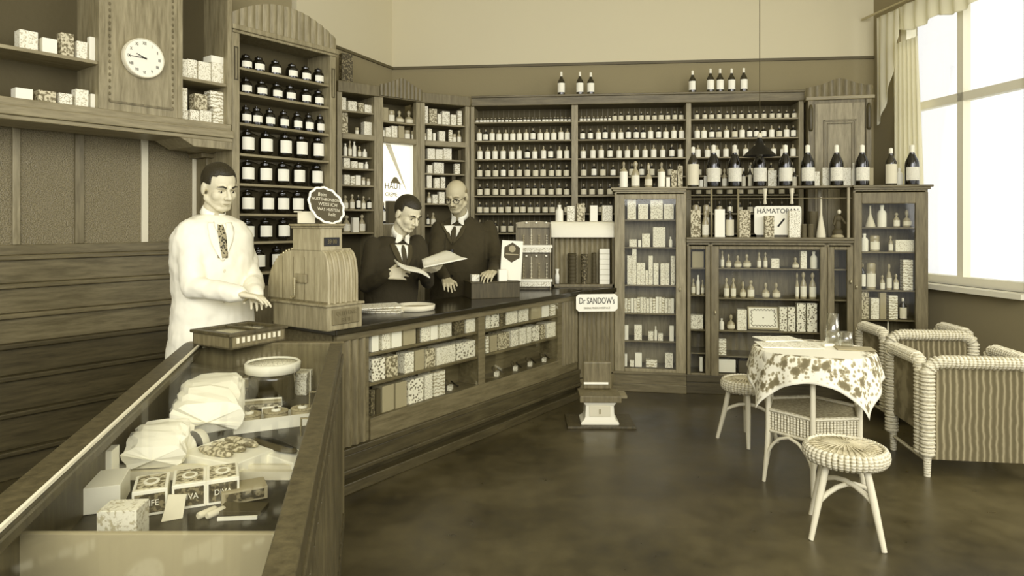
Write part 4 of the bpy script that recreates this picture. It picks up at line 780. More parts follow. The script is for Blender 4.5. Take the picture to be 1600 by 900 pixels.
    MB().prism(pl, -.003, .003, 'y').obj('plate', 'label_paper', s); MB().box(-w_*.9, w_*.9, -.0, .03, 0, .022).obj('stand', 'wood_dark', s)
    text('HÄMATOPAN', .058, 'ink', s, (.0, -.005, h1-.045), sx=.95, ext=.001)
    m = MB(); m.M = Matrix.Rotation(.0, 4, 'X'); x = f.u(1218, .13)-u; m.prism([(x-.02, .095), (x-.008, .085), (x+.045, .155), (x+.035, .165)], -.0045, -.003, 'y'); m.obj('emblem', 'ink', s)
    u = f.u(1309, .06); s = empty('figurine', f.W(u, .06, zc), f.A); tag(s, 'dark seated figurine with a pale head on the middle cabinet counter', 'figurine')
    m = MB(); m.ell((0, 0, .1), (.03, .025, .06), 12, 8); m.ell((.0, -.01, .16), (.028, .02, .03), 12, 8); m.cap((.02, -.01, .17), (.05, -.03, .12), .012, .01); m.cap((-.02, -.01, .17), (-.04, -.03, .11), .012, .01); m.ell((.0, 0, .04), (.045, .035, .04), 12, 8); m.obj('torso', 'card_dark', s)
    m = MB(); m.ell((.008, -.01, .215), (.016, .016, .02), 12, 8); m.obj('head', 'label_old', s); MB().lathe([(.05, 0), (.05, .012), (.03, .03), (.02, .04)], 14).obj('base', 'card_mid', s)
    # right cabinet
    r = tag(f.root('show_cabinet'), 'tall glazed right cabinet of toiletries, behind the wicker chairs', 'cabinet')
    zr = [f.zp(1388, y, .06) for y in (355, 393, 453, 499)]; zb2 = f.zp(1388, 543, .06)
    glazed(f, r, 1333, 1450, ZS-.03, 0, 1346, 1430, f.zp(1388, 318), .35, zr+[zb2], 'wood_mid', knob=(1337, 448))
    m = MB(); m.box(uR0-.01, uR+.03, -.035, .34, ZS-.018, ZS); m.box(uR0, uR+.015, -.022, .34, ZS-.035, ZS-.018); m.obj('cornice', 'wood_h', r, bevel=.004); MB().box(uR0, uR+.01, -.03, .0, 0, .3).obj('plinth', 'wood_h_dark', r, bevel=.004)
    w = 'right cabinet'
    goods(f, .06, zr[0], [('f', 1354, 1371, 321), ('w', 1373, 1388, 320), ('c', 1397, 1408, 332), ('s', 1412, 1427, 328)], 'top shelf of the '+w, g)
    goods(f, .06, zr[1], [('w', 1346, 1359, 365), ('p', 1361, 1377, 368), ('c', 1389, 1397, 368), ('L', 1399, 1429, 375)], 'second shelf of the '+w, g)
    goods(f, .06, zr[2], [('d', 1345, 1354, 411), ('p', 1355, 1371, 411), ('c', 1376, 1384, 430), ('c', 1386, 1395, 412), ('c', 1397, 1406, 428), ('N', 1411, 1427, 406)], 'third shelf of the '+w, g)
    goods(f, .06, zr[3], [('M', 1346, 1358, 454), ('L', 1361, 1374, 466), ('G', 1375, 1385, 457), ('N', 1389, 1403, 462), ('q', 1407, 1419, 466)], 'fourth shelf of the '+w, g)
    goods(f, .06, zb2, [('d', 1349, 1360, 514), ('W', 1365, 1377, 517), ('f', 1383, 1397, 502)], 'fifth shelf of the '+w, g)
cabinets()
# ---------------- glass-topped display case in the foreground ----------------
def lerp(a, b, t): return a+(b-a)*t
def display():
    ZT_ = .89; xr = lambda Y: -.85+.218*(3.14-Y); xl = lambda Y: -1.53+.27*(3.14-Y); Y0, Y1 = .72, 3.14
    r = tag(empty('display_counter', (0, 0, 0)), 'long glass-topped wooden display case full of packages in the foreground', 'display case')
    q = lambda a, b, za, zb, m: m.prism([(a(Y0), Y0), (b(Y0), Y0), (b(Y1), Y1), (a(Y1), Y1)], za, zb)
    m = MB(); q(lambda y: xr(y), lambda y: xr(y)+.055, .83, ZT_+.004, m); q(lambda y: xr(y)+.04, lambda y: xr(y)+.062, .80, .845, m); m.obj('right_rail', 'wood_dark', r, bevel=.004)
    m = MB(); q(lambda y: xr(y)+.02, lambda y: xr(y)+.045, 0, .83, m)
    for k in range(22):
        y = Y0+(Y1-Y0)*k/22; x = xr(y)+.045; m.prism([(x-.002, y), (x+.012, y+.02), (xr(y+.08)+.057, y+.08), (xr(y+.1)+.043, y+.1)], .1, .78)
    q(lambda y: xr(y)+.04, lambda y: xr(y)+.065, 0, .1, m); m.obj('side_panel', 'wood_dark', r, bevel=.002)
    m = MB(); q(lambda y: xl(y), lambda y: xl(y)+.075, .84, ZT_+.004, m); q(lambda y: xl(y)+.01, lambda y: xl(y)+.03, 0, .84, m); m.obj('left_rail', 'wood_dark', r, bevel=.004)
    m = MB(); q(lambda y: xl(y)+.075, lambda y: xl(y)+.083, ZT_, ZT_+.008, m); m.obj('glass_edge_strip', 'label_old', r)
    m = MB(); m.box(xl(Y1), xr(Y1)+.055, Y1, Y1+.05, 0, ZT_+.004); m.obj('far_end', 'wood_mid', r, bevel=.004)
    MB().box(xl(Y0), xr(Y0)+.055, Y0-.03, Y0, 0, ZT_).obj('near_end', 'wood_mid', r)
    m = MB(); q(lambda y: xl(y)+.03, lambda y: xr(y)+.03, .66, .68, m); m.obj('deck', 'wood_deep', r)
    m = MB(); q(lambda y: xl(y)+.07, lambda y: xr(y)+.005, ZT_-.006, ZT_, m); m.obj('glass_top', 'case_glass', r)
    MB().box(xl(1.42)+.03, xr(1.42)+.03, 1.41, 1.425, .68, .80).obj('partition_board', 'card_mid', r, bevel=.002)
    MB().box(xl(2.02)+.03, xr(2.02)+.02, 2.02, 2.04, .68, .705).box(xl(2.07)+.03, xr(2.07)+.02, 2.055, 2.07, .68, .712).obj('glass_shelf_edge', 'label_old', r)
    for k, y in enumerate((2.25, 2.6)): MB().tube([(xr(y)-.0, y, .8), (xr(y)-.05, y, .8), (xr(y)-.05, y, .74)], .004, 6).obj('shelf_bracket', 'steel', r)
display()
D = .681
def case_goods():
    def E(name, px, py, rot, label, cat, z=D, group=None): p = ath(px, py, z); return tag(empty(name, (p.x, p.y, z), rot), label, cat, group)
    def lumpy(name, loc, size, rot, label, mat='paper', seed=1, tilt=0):
        random.seed(seed); n, k = 20, 14; vs = []; fs = []
        for j in range(k+1):
            t = j/k
            for i in range(n):
                a = 2*math.pi*i/n; s = abs(math.cos(a))**.45*math.copysign(1, math.cos(a)); c = abs(math.sin(a))**.6*math.copysign(1, math.sin(a))
                w = (1 if t < .7 else 1-.25*(t-.7)/.3)*(.001 if j in (0, k) else 1); th = (.55+.6*math.sin(math.pi*min(1, t*1.25)) if t < .8 else lerp(.8, .25, (t-.8)/.2))*(.001 if j in (0,) else 1)
                nz = random.uniform(.9, 1.08)
                vs.append((size[0]/2*s*w*nz, size[1]*(t+random.uniform(-.015, .015)), size[2]*(.5+.5*c*th*nz)))
            if j < k:
                for i in range(n): fs.append((j*n+i, j*n+(i+1) % n, (j+1)*n+(i+1) % n, (j+1)*n+i))
        m = MB(); m.M = Matrix.Rotation(tilt, 4, 'X'); m.add(vs, fs, False)
        o = m.obj(name, mat, loc=loc, rot=rot); return tag(o, label, 'bag')
    lumpy('paper_bag', (-1.06, 2.33, D+.01), (.23, .64, .145), .36, 'large crumpled white paper bag lying under the glass of the case', seed=3, tilt=.02)
    lumpy('paper_bag', (-1.08, 2.02, D+.01), (.17, .29, .1), .3, 'smaller white paper bag standing in front of the large bag', seed=5, tilt=.1)
    lumpy('paper_bag', (-1.25, 2.55, D+.01), (.09, .16, .07), .3, 'little crumpled white bag at the left of the case', seed=8, tilt=.1)
    # round drum with white rim
    o = E('round_box', 429, 600, .1, 'round glass-lidded box with white rim at the far end of the case', 'box'); o.location = (-1.05, 2.95, D)
    MB().lathe([(.095, 0), (.1, .01), (.1, .1), (.095, .12)], 28).obj('body', 'brown_glass', o); MB().lathe([(.1, .12), (.115, .125), (.118, .16), (.11, .168), (.104, .16)], 32, cap=False).obj('rim', 'label_paper', o)
    MB().lathe([(.1, .15), (.104, .158), (.02, .165), (.001, .166)], 28).obj('lid', 'print_fine', o)
    # wrapped perfume boxes
    for i, (px, py, w, d, h, rt, mt, lab) in enumerate([(402, 622, .13, .14, .07, .3, 'print_dark', 'dark gift basket left of the round box'), (447, 612, .13, .11, .09, -.2, 'print_light', 'pale folded gift box right of the round box'),
        (405, 640, .17, .07, .03, .35, 'print_mid', 'mottled flat box before the dark basket'), (470, 618, .05, .09, .1, 0, 'print_fine', 'thin upright carton by the right rail'), (425, 660, .06, .05, .05, .4, 'print_mid', 'little mottled box behind the powder tray')]):
        p = ath(px, py, D); o = empty('gift_box', (p.x, p.y, D), rt); tag(o, lab, 'box')
        MB().box(-w/2, w/2, 0, d, 0, h*.7).obj('case', mt, o, bevel=.003); MB().box(-w/2-.003, w/2+.003, -.003, d+.003, h*.7, h).obj('lid', mt if i % 2 else 'card_mid', o, bevel=.003)
        MB().tube([(-w/2-.004, d/2, 0), (-w/2-.004, d/2, h+.003), (w/2+.004, d/2, h+.003), (w/2+.004, d/2, 0)], .004, 6).obj('ribbon', 'label_paper', o)
    # tray of three round powder tins
    o = E('powder_tray', 434, 670, .45, 'white cardboard tray holding three round powder boxes', 'tray')
    m = MB(); m.box(-.15, .15, 0, .1, 0, .008); m.box(-.15, .15, -.004, 0, 0, .045); m.box(-.15, .15, .1, .104, 0, .04); m.box(-.154, -.15, -.004, .104, 0, .04); m.box(.15, .154, -.004, .104, 0, .04); m.obj('tray', 'card_white', o)
    A = o.rotation_euler.z
    for i in range(3):
        x = -.098+.098*i; w = Matrix.Rotation(A, 4, 'Z') @ Vector((x, .05, 0)); c = empty('powder_box', (o.location.x+w.x, o.location.y+w.y, D+.009), A); tag(c, ('left', 'middle', 'right')[i]+' round powder box with petal lid in the white tray', 'box', 'round powder boxes')
        m = MB()
        for a in range(16): m.ell((math.cos(a*math.pi/8)*.036, math.sin(a*math.pi/8)*.036, .045), (.011, .011, .006), 8, 4)
        m.lathe([(.042, 0), (.044, .04), (.03, .048), (.02, .046)], 24); m.obj('lid', 'card_mid', c); MB().lathe([(.018, .046), (.018, .053), (.008, .056)], 16).obj('centre', 'label_paper', c); MB().lathe([(.007, .055), (.006, .062)], 10).obj('knob', 'card_dark', c)
    # soap box with three dark soaps
    o = E('soap_tray', 322, 742, -.45, 'open white box with three wrapped dark soaps', 'tray')
    m = MB(); m.box(-.12, .12, 0, .17, 0, .05); m.obj('tray', 'card_white', o, bevel=.003)
    A = o.rotation_euler.z
    for i in range(3):
        w = Matrix.Rotation(A, 4, 'Z') @ Vector((-.0, .035+.05*i, 0)); c = MB().ell((0, 0, .012), (.075, .021, .014), 18, 8).obj('soap', 'print_mid', loc=(o.location.x+w.x, o.location.y+w.y, D+.05), rot=A); tag(c, f'{("nearest", "middle", "farthest")[i]} oval soap in the open white box', 'soap', 'soaps in the white box')
    # roll
    o = E('paper_roll', 284, 722, 1.2, 'short white roll with a dark band in the case', 'roll'); m = MB(); m.M = Matrix.Translation((0, 0, .045)) @ Matrix.Rotation(math.pi/2, 4, 'Y'); m.lathe([(.03, -.08), (.042, -.075), (.042, .075), (.03, .08)], 18); m.obj('roll', 'paper', o)
    m = MB(); m.M = Matrix.Translation((0, 0, .045)) @ Matrix.Rotation(math.pi/2, 4, 'Y'); m.lathe([(.0435, .02), (.0435, .045)], 18, cap=False); m.obj('band', 'black', o)
    # long brush in a white box
    o = E('brush_box', 412, 728, -.62, 'long open white box holding a dark brush', 'box'); MB().box(-.15, .15, 0, .09, 0, .04).obj('tray', 'card_white', o, bevel=.003)
    A = o.rotation_euler.z; w = Matrix.Rotation(A, 4, 'Z') @ Vector((-.01, .045, 0)); b = empty('clothes_brush', (o.location.x+w.x, o.location.y+w.y, D+.04), A); tag(b, 'long dark oval clothes brush lying in the white box', 'brush')
    MB().ell((0, 0, .014), (.12, .026, .014), 20, 8).obj('back', 'card_dark', b); MB().ell((0, 0, .022), (.1, .016, .01), 20, 8).obj('bristles', 'black', b)
    o = E('black_strap', 378, 738, .9, 'short folded black strap beside the white soap box', 'strap'); MB().box(-.05, .05, -.012, .012, 0, .008).box(.02, .05, -.012, .012, .008, .03).obj('band', 'black', o)
    # three printed cartons in a row
    p0 = ath(234, 806, D); g = 'printed soap cartons at the front of the case'
    for i in range(3):
        a = .42; x = p0.x+.084*i*math.cos(a)+(0 if i == 0 else .006); y = p0.y+.084*i*math.sin(a)+(.0 if i == 0 else .01); o = empty('soap_carton', (x, y, D), a); tag(o, ('left', 'middle', 'right')[i]+' printed carton with oval medallion, near end of the case', 'box', g)
        MB().box(-.042, .042, 0, .125, 0, .068).obj('box', 'card_white', o, bevel=.002)
        MB().box(-.034, .034, .01, .115, .068, .0695).obj('top_label', 'print_mid', o); m = MB(); m.lathe([(.02, .0697), (.02, .071)], 20, (0, .062, 0), sy=1.3); m.obj('medallion', 'card_white', o)
        m = MB(); m.lathe([(.012, .071), (.012, .0716)], 16, (0, .062, 0), sy=1.2); m.obj('medallion_centre', 'card_mid', o)
        MB().box(-.036, .036, -.0012, 0, .008, .058).obj('front_label', 'print_dark', o); text('DIVA' if i else 'SEIFE', .022, 'label_paper', o, (0, -.0018, .033), sx=.9)
    p = ath(383, 785, D); o = empty('brown_carton', (p.x, p.y, D), .5); tag(o, 'buff carton lying right of the three printed soap cartons', 'box'); MB().box(-.06, .06, 0, .08, 0, .035).obj('case', 'card_mid', o, bevel=.002); MB().box(-.05, .05, -.001, 0, .006, .03).obj('side_print', 'print_dark', o)
    p = ath(372, 806, D); package('dark_carton', F(p.x, p.y, .0), -.06, .06, 0, .06, D, .012, 'card_dark', 'flat dark carton with white edge near the partition board')
    p = ath(371, 812, D); tag(MB().box(-.05, .05, -.004, .004, 0, .008).obj('white_stick', 'card_white', loc=(p.x, p.y, D), rot=.1), 'thin white stick lying near the wooden partition board', 'stick')
    for i, px in enumerate((309, 323)):
        p = ath(px, 812, D); m = MB(); m.M = Matrix.Translation((0, 0, .009)) @ Matrix.Rotation(-math.pi/2, 4, 'X'); m.lathe([(.007, 0), (.009, .003), (.009, .05), (.006, .055)], 12)
        tag(m.obj('tube', 'label_old', loc=(p.x, p.y, D), rot=-.5), ('left' if i == 0 else 'right')+' of the two small pale tubes at the front of the case', 'tube', 'two small tubes')
    p = ath(272, 812, D); o = MB().add([(-.03, 0, .0), (.02, .0, .0), (.03, .015, .055), (-.012, .02, .06), (-.03, .003, .0), (.02, .003, .0), (.03, .018, .055), (-.012, .023, .06)], [(0, 1, 2, 3), (7, 6, 5, 4), (0, 4, 5, 1), (1, 5, 6, 2), (2, 6, 7, 3), (3, 7, 4, 0)]).obj('price_tag', 'label_old', loc=(p.x, p.y, D), rot=.5); tag(o, 'small folded price tag leaning between soap cartons', 'tag')
    # white boxes at the left
    for px, py, w, d, h, rt, mt, lab in [(158, 802, .09, .14, .07, .35, 'card_white', 'white carton at the left edge of the case'), (160, 765, .05, .06, .11, .2, 'paper', 'upright white packet behind the left white carton'), (182, 858, .09, .07, .09, .1, 'print_light', 'pale printed packet by the partition board'),
        (165, 705, .1, .1, .06, .6, 'label_old', 'pale carton against the left rail'), (250, 790, .05, .05, .02, .7, 'print_dark', 'small dark carton behind the price tag'), (120, 760, .1, .12, .07, .4, 'print_light', 'pale printed carton by the left rail')]:
        p = ath(px, py, D); package('carton', F(p.x, p.y, rt), -w/2, w/2, 0, d, D, h, mt, lab)
    # small glass-lidded box on the case
    p = ath(360, 548, .894); o = empty('glazed_box', (p.x, p.y, .895), math.radians(59)); tag(o, 'small wooden box with glazed slanted lid standing on the glass counter', 'box')
    L, W_, h = .3, .27, .058
    m = MB(); m.box(0, L, 0, W_, 0, .012); m.box(0, L, 0, .012, 0, h); m.box(0, L, W_-.012, W_, 0, h); m.box(0, .012, 0, W_, 0, h); m.box(L-.012, L, 0, W_, 0, h); m.obj('case', 'wood_mid', o, bevel=.003)
    m = MB(); m.box(-.01, L+.01, -.01, .022, h, h+.014); m.box(-.01, L+.01, W_-.022, W_+.01, h, h+.014); m.box(-.01, .022, .022, W_-.022, h, h+.014); m.box(L-.022, L+.01, .022, W_-.022, h, h+.014); m.box(L*.52, L*.56, .022, W_-.022, h, h+.014); m.obj('lid_frame', 'wood_dark', o, bevel=.003)
    MB().box(.02, L-.02, .02, W_-.02, h+.004, h+.008).obj('pane', 'pane', o); MB().box(.02, L-.02, .02, W_-.02, h-.012, h-.006).obj('card_inlay', 'label_old', o)
    m = MB()
    for i in range(9): m.box(.03+.028*i, .042+.028*i, -.006, 0, .026, .05)
    m.obj('carved_notches', 'label_old', o)
case_goods()

# ---------------- wicker furniture ----------------
def ring(mb, R, z, r, wob=0, n=48): mb.tube([(R*math.cos(i*2*math.pi/n), R*math.sin(i*2*math.pi/n), z+wob*(1 if i % 2 else -1)) for i in range(n)], r, 6, closed=True)
def stool(px, py, label, rot, hgt=.44, R=.2):
    Y = K*(H-hgt)/(py-350); X = (px-800)/K*Y; o = tag(empty('wicker_stool', (X, Y, 0), rot), label, 'stool', 'round wicker stools')
    m = MB()
    for k in range(13): m2 = R*(.06+.86*k/12); ring(m, m2, hgt-.008-.022*(k/12)**2, .0095, .002, 40+4*(k//4))
    for i in range(30): a = i*2*math.pi/30; m.tube([(R*.1*math.cos(a), R*.1*math.sin(a), hgt), (R*.5*math.cos(a), R*.5*math.sin(a), hgt-.003), (R*.9*math.cos(a), R*.9*math.sin(a), hgt-.018)], .004, 5)
    m.lathe([(.02, hgt-.06), (R*.9, hgt-.055), (R*.97, hgt-.04), (R*.9, hgt-.03), (.01, hgt-.015)], 32); m.obj('seat', 'wicker_dark', o)
    m = MB()
    for i in range(44):
        a = i*2*math.pi/44; m.tube([((R*.93+R*.11*math.sin(t))*math.cos(a), (R*.93+R*.11*math.sin(t))*math.sin(a), hgt-.045+.03*math.cos(t)) for t in [j*math.pi/6 for j in range(7)]], .0125, 6)
    m.obj('woven_rim', 'wicker', o)
    for k in range(4):
        a = math.pi/4+k*math.pi/2; c, s = math.cos(a), math.sin(a); m = MB(); m.tube([(c*.11, s*.11, hgt-.06), (c*R*.9, s*R*.9, .2), (c*R*1.22, s*R*1.22, 0)], [.016, .017, .012], 10); m.obj('leg', 'rattan', o)
        b = a+math.pi/2; m = MB(); P = lambda t, z: (c*(.15)*(1-t)+math.cos(b)*.15*t, s*.15*(1-t)+math.sin(b)*.15*t, z)
        m.tube([(c*R*.78, s*R*.78, .26), (c*.13, s*.13, .33), (c*.08, s*.08, hgt-.06)], .008, 6); m.obj('brace', 'rattan', o)
    for k in range(2):
        a = math.pi/4+k*math.pi/2; c, s = math.cos(a), math.sin(a); m = MB(); m.tube([(c*R*.93*t, s*R*.93*t, .17+.055*(1-t*t)+.018*k) for t in (-1, -.7, -.35, 0, .35, .7, 1)], .012, 8); m.obj('cross_stretcher', 'rattan', o)
stool(1321, 692, 'round wicker stool in the foreground, nearest to the camera', -.42, .42, .172)
stool(1167, 590, 'smaller round wicker stool behind the cloth-covered table on the left', .5, .42, .155)
TX, TY, TH = 1.71, 3.82, .735
def table():
    o = tag(empty('wicker_table', (TX, TY, 0), math.radians(6)), 'six-legged wicker table with hexagonal lower shelf under the floral cloth', 'table'); R = .265
    P = [(R*math.cos(k*math.pi/3), R*math.sin(k*math.pi/3)) for k in range(6)]
    MB().lathe([(.3, TH-.025), (.308, TH-.018), (.308, TH-.004), (.3, TH)], 40).obj('tabletop', 'wicker', o)
    for x, y in P: m = MB(); m.tube([(x*1.0, y*1.0, TH-.02), (x, y, .3), (x*1.03, y*1.03, .15), (x*1.1, y*1.1, 0)], [.014, .015, .015, .01], 10); m.obj('leg', 'rattan', o)
    MB().prism([(x*.97, y*.97) for x, y in P], .385, .4).obj('shelf_board', 'card_dark' if False else 'wicker_dark', o)
    for k in range(6):
        (xa, ya), (xb, yb) = P[k], P[(k+1) % 6]; m = MB(); m.tube([(xa, ya, .405), (xb, yb, .405)], .012, 8); m.tube([(xa, ya, .29), (xb, yb, .29)], .011, 8)
        n = 14
        for i in range(n): t = (i+.5)/n; m.tube([(lerp(xa, xb, t), lerp(ya, yb, t), .29), (lerp(xa, xb, t), lerp(ya, yb, t), .4)], .008, 6)
        m.obj('woven_apron', 'wicker', o)
        m = MB(); m.tube([(lerp(xa*1.05, xb*1.05, t), lerp(ya*1.05, yb*1.05, t), .12+.16*math.sin(math.pi*t)**.6) for t in (0, .06, .15, .3, .5, .7, .85, .94, 1)], .009, 8); m.obj('arched_brace', 'rattan', o)
    # cloth
    n = 72; S = .44; R = .312; ra = math.radians(-25); vs = []; uvs = []
    for j in range(n+1):
        for i in range(n+1):
            s, t = (i/n*2-1)*S, (j/n*2-1)*S; rr = math.hypot(s, t); a = math.atan2(t, s)
            if rr <= R: x, y, z = s, t, TH+.004
            else:
                d = rr-R; fold = .5+.5*math.cos(a*14+.6); q = min(1, d/.03); dr = d*(.97 if d > .02 else .6); x = (R+.012*q+d*(.16+.1*fold*min(1, d/.1)))*math.cos(a); y = (R+.012*q+d*(.16+.1*fold*min(1, d/.1)))*math.sin(a); z = TH+.004-dr+.006*(1-q)
            x2 = x*math.cos(ra)-y*math.sin(ra); y2 = x*math.sin(ra)+y*math.cos(ra); vs.append((x2, y2, z)); uvs.append((i/n, j/n))
    fs = [(j*(n+1)+i, j*(n+1)+i+1, (j+1)*(n+1)+i+1, (j+1)*(n+1)+i) for j in range(n) for i in range(n)]
    me = bpy.data.meshes.new('tablecloth'); me.from_pydata(vs, [], fs); me.materials.append(MATS['floral_cloth']); uv = me.uv_layers.new(name='UVMap')
    for lp in me.loops: uv.data[lp.index].uv = uvs[lp.vertex_index]
    me.polygons.foreach_set('use_smooth', [True]*len(fs)); c = link('tablecloth', me, None, (TX, TY, 0)); sd = c.modifiers.new('thickness', 'SOLIDIFY'); sd.thickness = .003; sd.offset = 1
    tag(c, 'pale square tablecloth with a flowered border draped over the round table', 'tablecloth')
    z = TH+.0085
    for i, (px, py, w, d, rt, lab) in enumerate([(1232, 540, .34, .2, -.12, 'lower open white magazine on the flowered cloth'), (1215, 532, .24, .17, .12, 'upper folded newspaper on the flowered cloth'), (1335, 545, .2, .13, -.25, 'grey booklet under the drinking glasses')]):
        p = ath(px, py, z); m = MB(); zz = z+(.008 if i == 1 else 0); m.box(-w/2, 0, -d/2, d/2, 0, .006); m.box(0, w/2, -d/2, d/2, 0, .004); o2 = m.obj('magazine', 'label_paper' if i < 2 else 'card_mid', loc=(p.x, p.y, zz), rot=rt, bevel=.001); tag(o2, lab, 'magazine')
        MB().box(-w/2+.015, -.01, -d/2+.015, d/2-.015, .0062, .0066).box(.01, w/2-.015, -d/2+.015, d/2-.015, .0042, .0046).obj('printed_page', 'label_print' if i < 2 else 'card_mid', o2)
    def tumbler(px, py, zb, r0, r1, h, lab, up=True):
        p = ath(px, py, zb); o = tag(empty('drinking_glass', (p.x, p.y, zb)), lab, 'glass'); pr = [(.001, .004), (r0*.9, .004), (r1*.93, h)] ; pr = [(.001, 0), (r0, 0), (r1, h), (r1*.94, h), (r0*.9, .008), (.001, .008)]
        if not up: pr = [(r, h-zz) for r, zz in pr][::-1]
        MB().lathe(pr, 28, cap=False).obj('bowl', 'tumbler_glass', o); return o
    tumbler(1322, 541, z+.006, .033, .038, .082, 'tumbler turned upside down, right on the table', False)
    tumbler(1301, 537, z+.006, .04, .043, .075, 'wide glass carrying an upturned tumbler on the table'); t2 = ath(1301, 537, z+.006)
    o2 = tag(empty('drinking_glass', (t2.x, t2.y, z+.082)), 'upturned tumbler stacked on top of the wide glass', 'glass'); MB().lathe([(.038, 0), (.03, .1), (.001, .1)], 28, cap=False).obj('bowl', 'tumbler_glass', o2)
    p = ath(1294, 541, z); tag(MB().box(-.03, .03, -.015, .015, 0, .016).obj('matchbox', 'card_white', loc=(p.x, p.y, z), rot=.1, bevel=.002), 'small white matchbox in front of the glasses', 'box')
table()
def chair(x, y, rot, label, hgt=.65, W=.56, dp=.46):
    o = tag(empty('wicker_armchair', (x, y, 0), rot), label, 'armchair', 'wicker armchairs'); r = .033
    def U(pts, nm, rr=r):
        m = MB(); P = [Vector(p) for p in pts]
        for a in range(len(P)-1):
            pass
        m.tube(P, rr, 12); 
        L = 0
        for a in range(len(P)-1):
            d = P[a+1]-P[a]; nst = max(1, int(d.length/.022))
            for k in range(nst):
                c = P[a]+d*(k+.5)/nst; t = d.normalized(); u = t.cross(Vector((0, 1, .01))).normalized() if abs(t.y) < .9 else Vector((1, 0, 0)); v = t.cross(u).normalized()
                m.tube([c+u*math.cos(q)*rr*1.02+v*math.sin(q)*rr*1.02 for q in [i*math.pi/5 for i in range(10)]], .009, 5, closed=True)
        m.obj(nm, 'wicker', o)
    arc = lambda x0, y0, x1, y1, c=.05: [(x0, y0, .12), (x0, y0, hgt-c), (x0+(x1-x0)*.04, y0+(y1-y0)*.04, hgt-c*.4), (x0+(x1-x0)*.12, y0+(y1-y0)*.12, hgt), (x0+(x1-x0)*.88, y0+(y1-y0)*.88, hgt), (x0+(x1-x0)*.96, y0+(y1-y0)*.96, hgt-c*.4), (x1, y1, hgt-c), (x1, y1, .12)]
    U(arc(0, 0, W, 0), 'back_frame'); U(arc(-.01, .05, -.01, dp)[0:], 'arm_frame'); U(arc(W+.01, .05, W+.01, dp), 'arm_frame')
    MB().box(.02, W-.02, -.004, .012, .1, hgt-.02).obj('back_fabric', 'stripe_fabric', o)
    for xx in (-.012, W-.0): MB().box(xx, xx+.012, .05, dp, .24, hgt-.02).obj('side_fabric', 'stripe_fabric', o)
    MB().box(.01, W-.01, .02, dp+.02, .27, .34).obj('seat', 'wicker', o, bevel=.02); MB().box(.03, W-.03, .03, dp, .342, .4).obj('cushion', 'stripe_fabric', o, bevel=.02)
    for xx, yy in ((0, 0), (W, 0), (0, dp), (W, dp)): m = MB(); m.tube([(xx, yy, .2), (xx*1.0, yy, 0)], [.024, .018], 10); m.obj('leg', 'wicker', o)
    m = MB(); m.tube([(0, 0, .09), (0, dp, .09)], .011); m.tube([(W, 0, .09), (W, dp, .09)], .011); m.tube([(0, .2, .09), (W, .2, .09)], .011); m.obj('stretchers', 'wicker', o)
chair(2.7, 4.8, math.radians(-5), 'farther wicker armchair with striped fabric back before the right cabinet', .66)
chair(2.385, 3.86, math.radians(-8), 'nearer wicker armchair with striped fabric back at the right edge', .66)

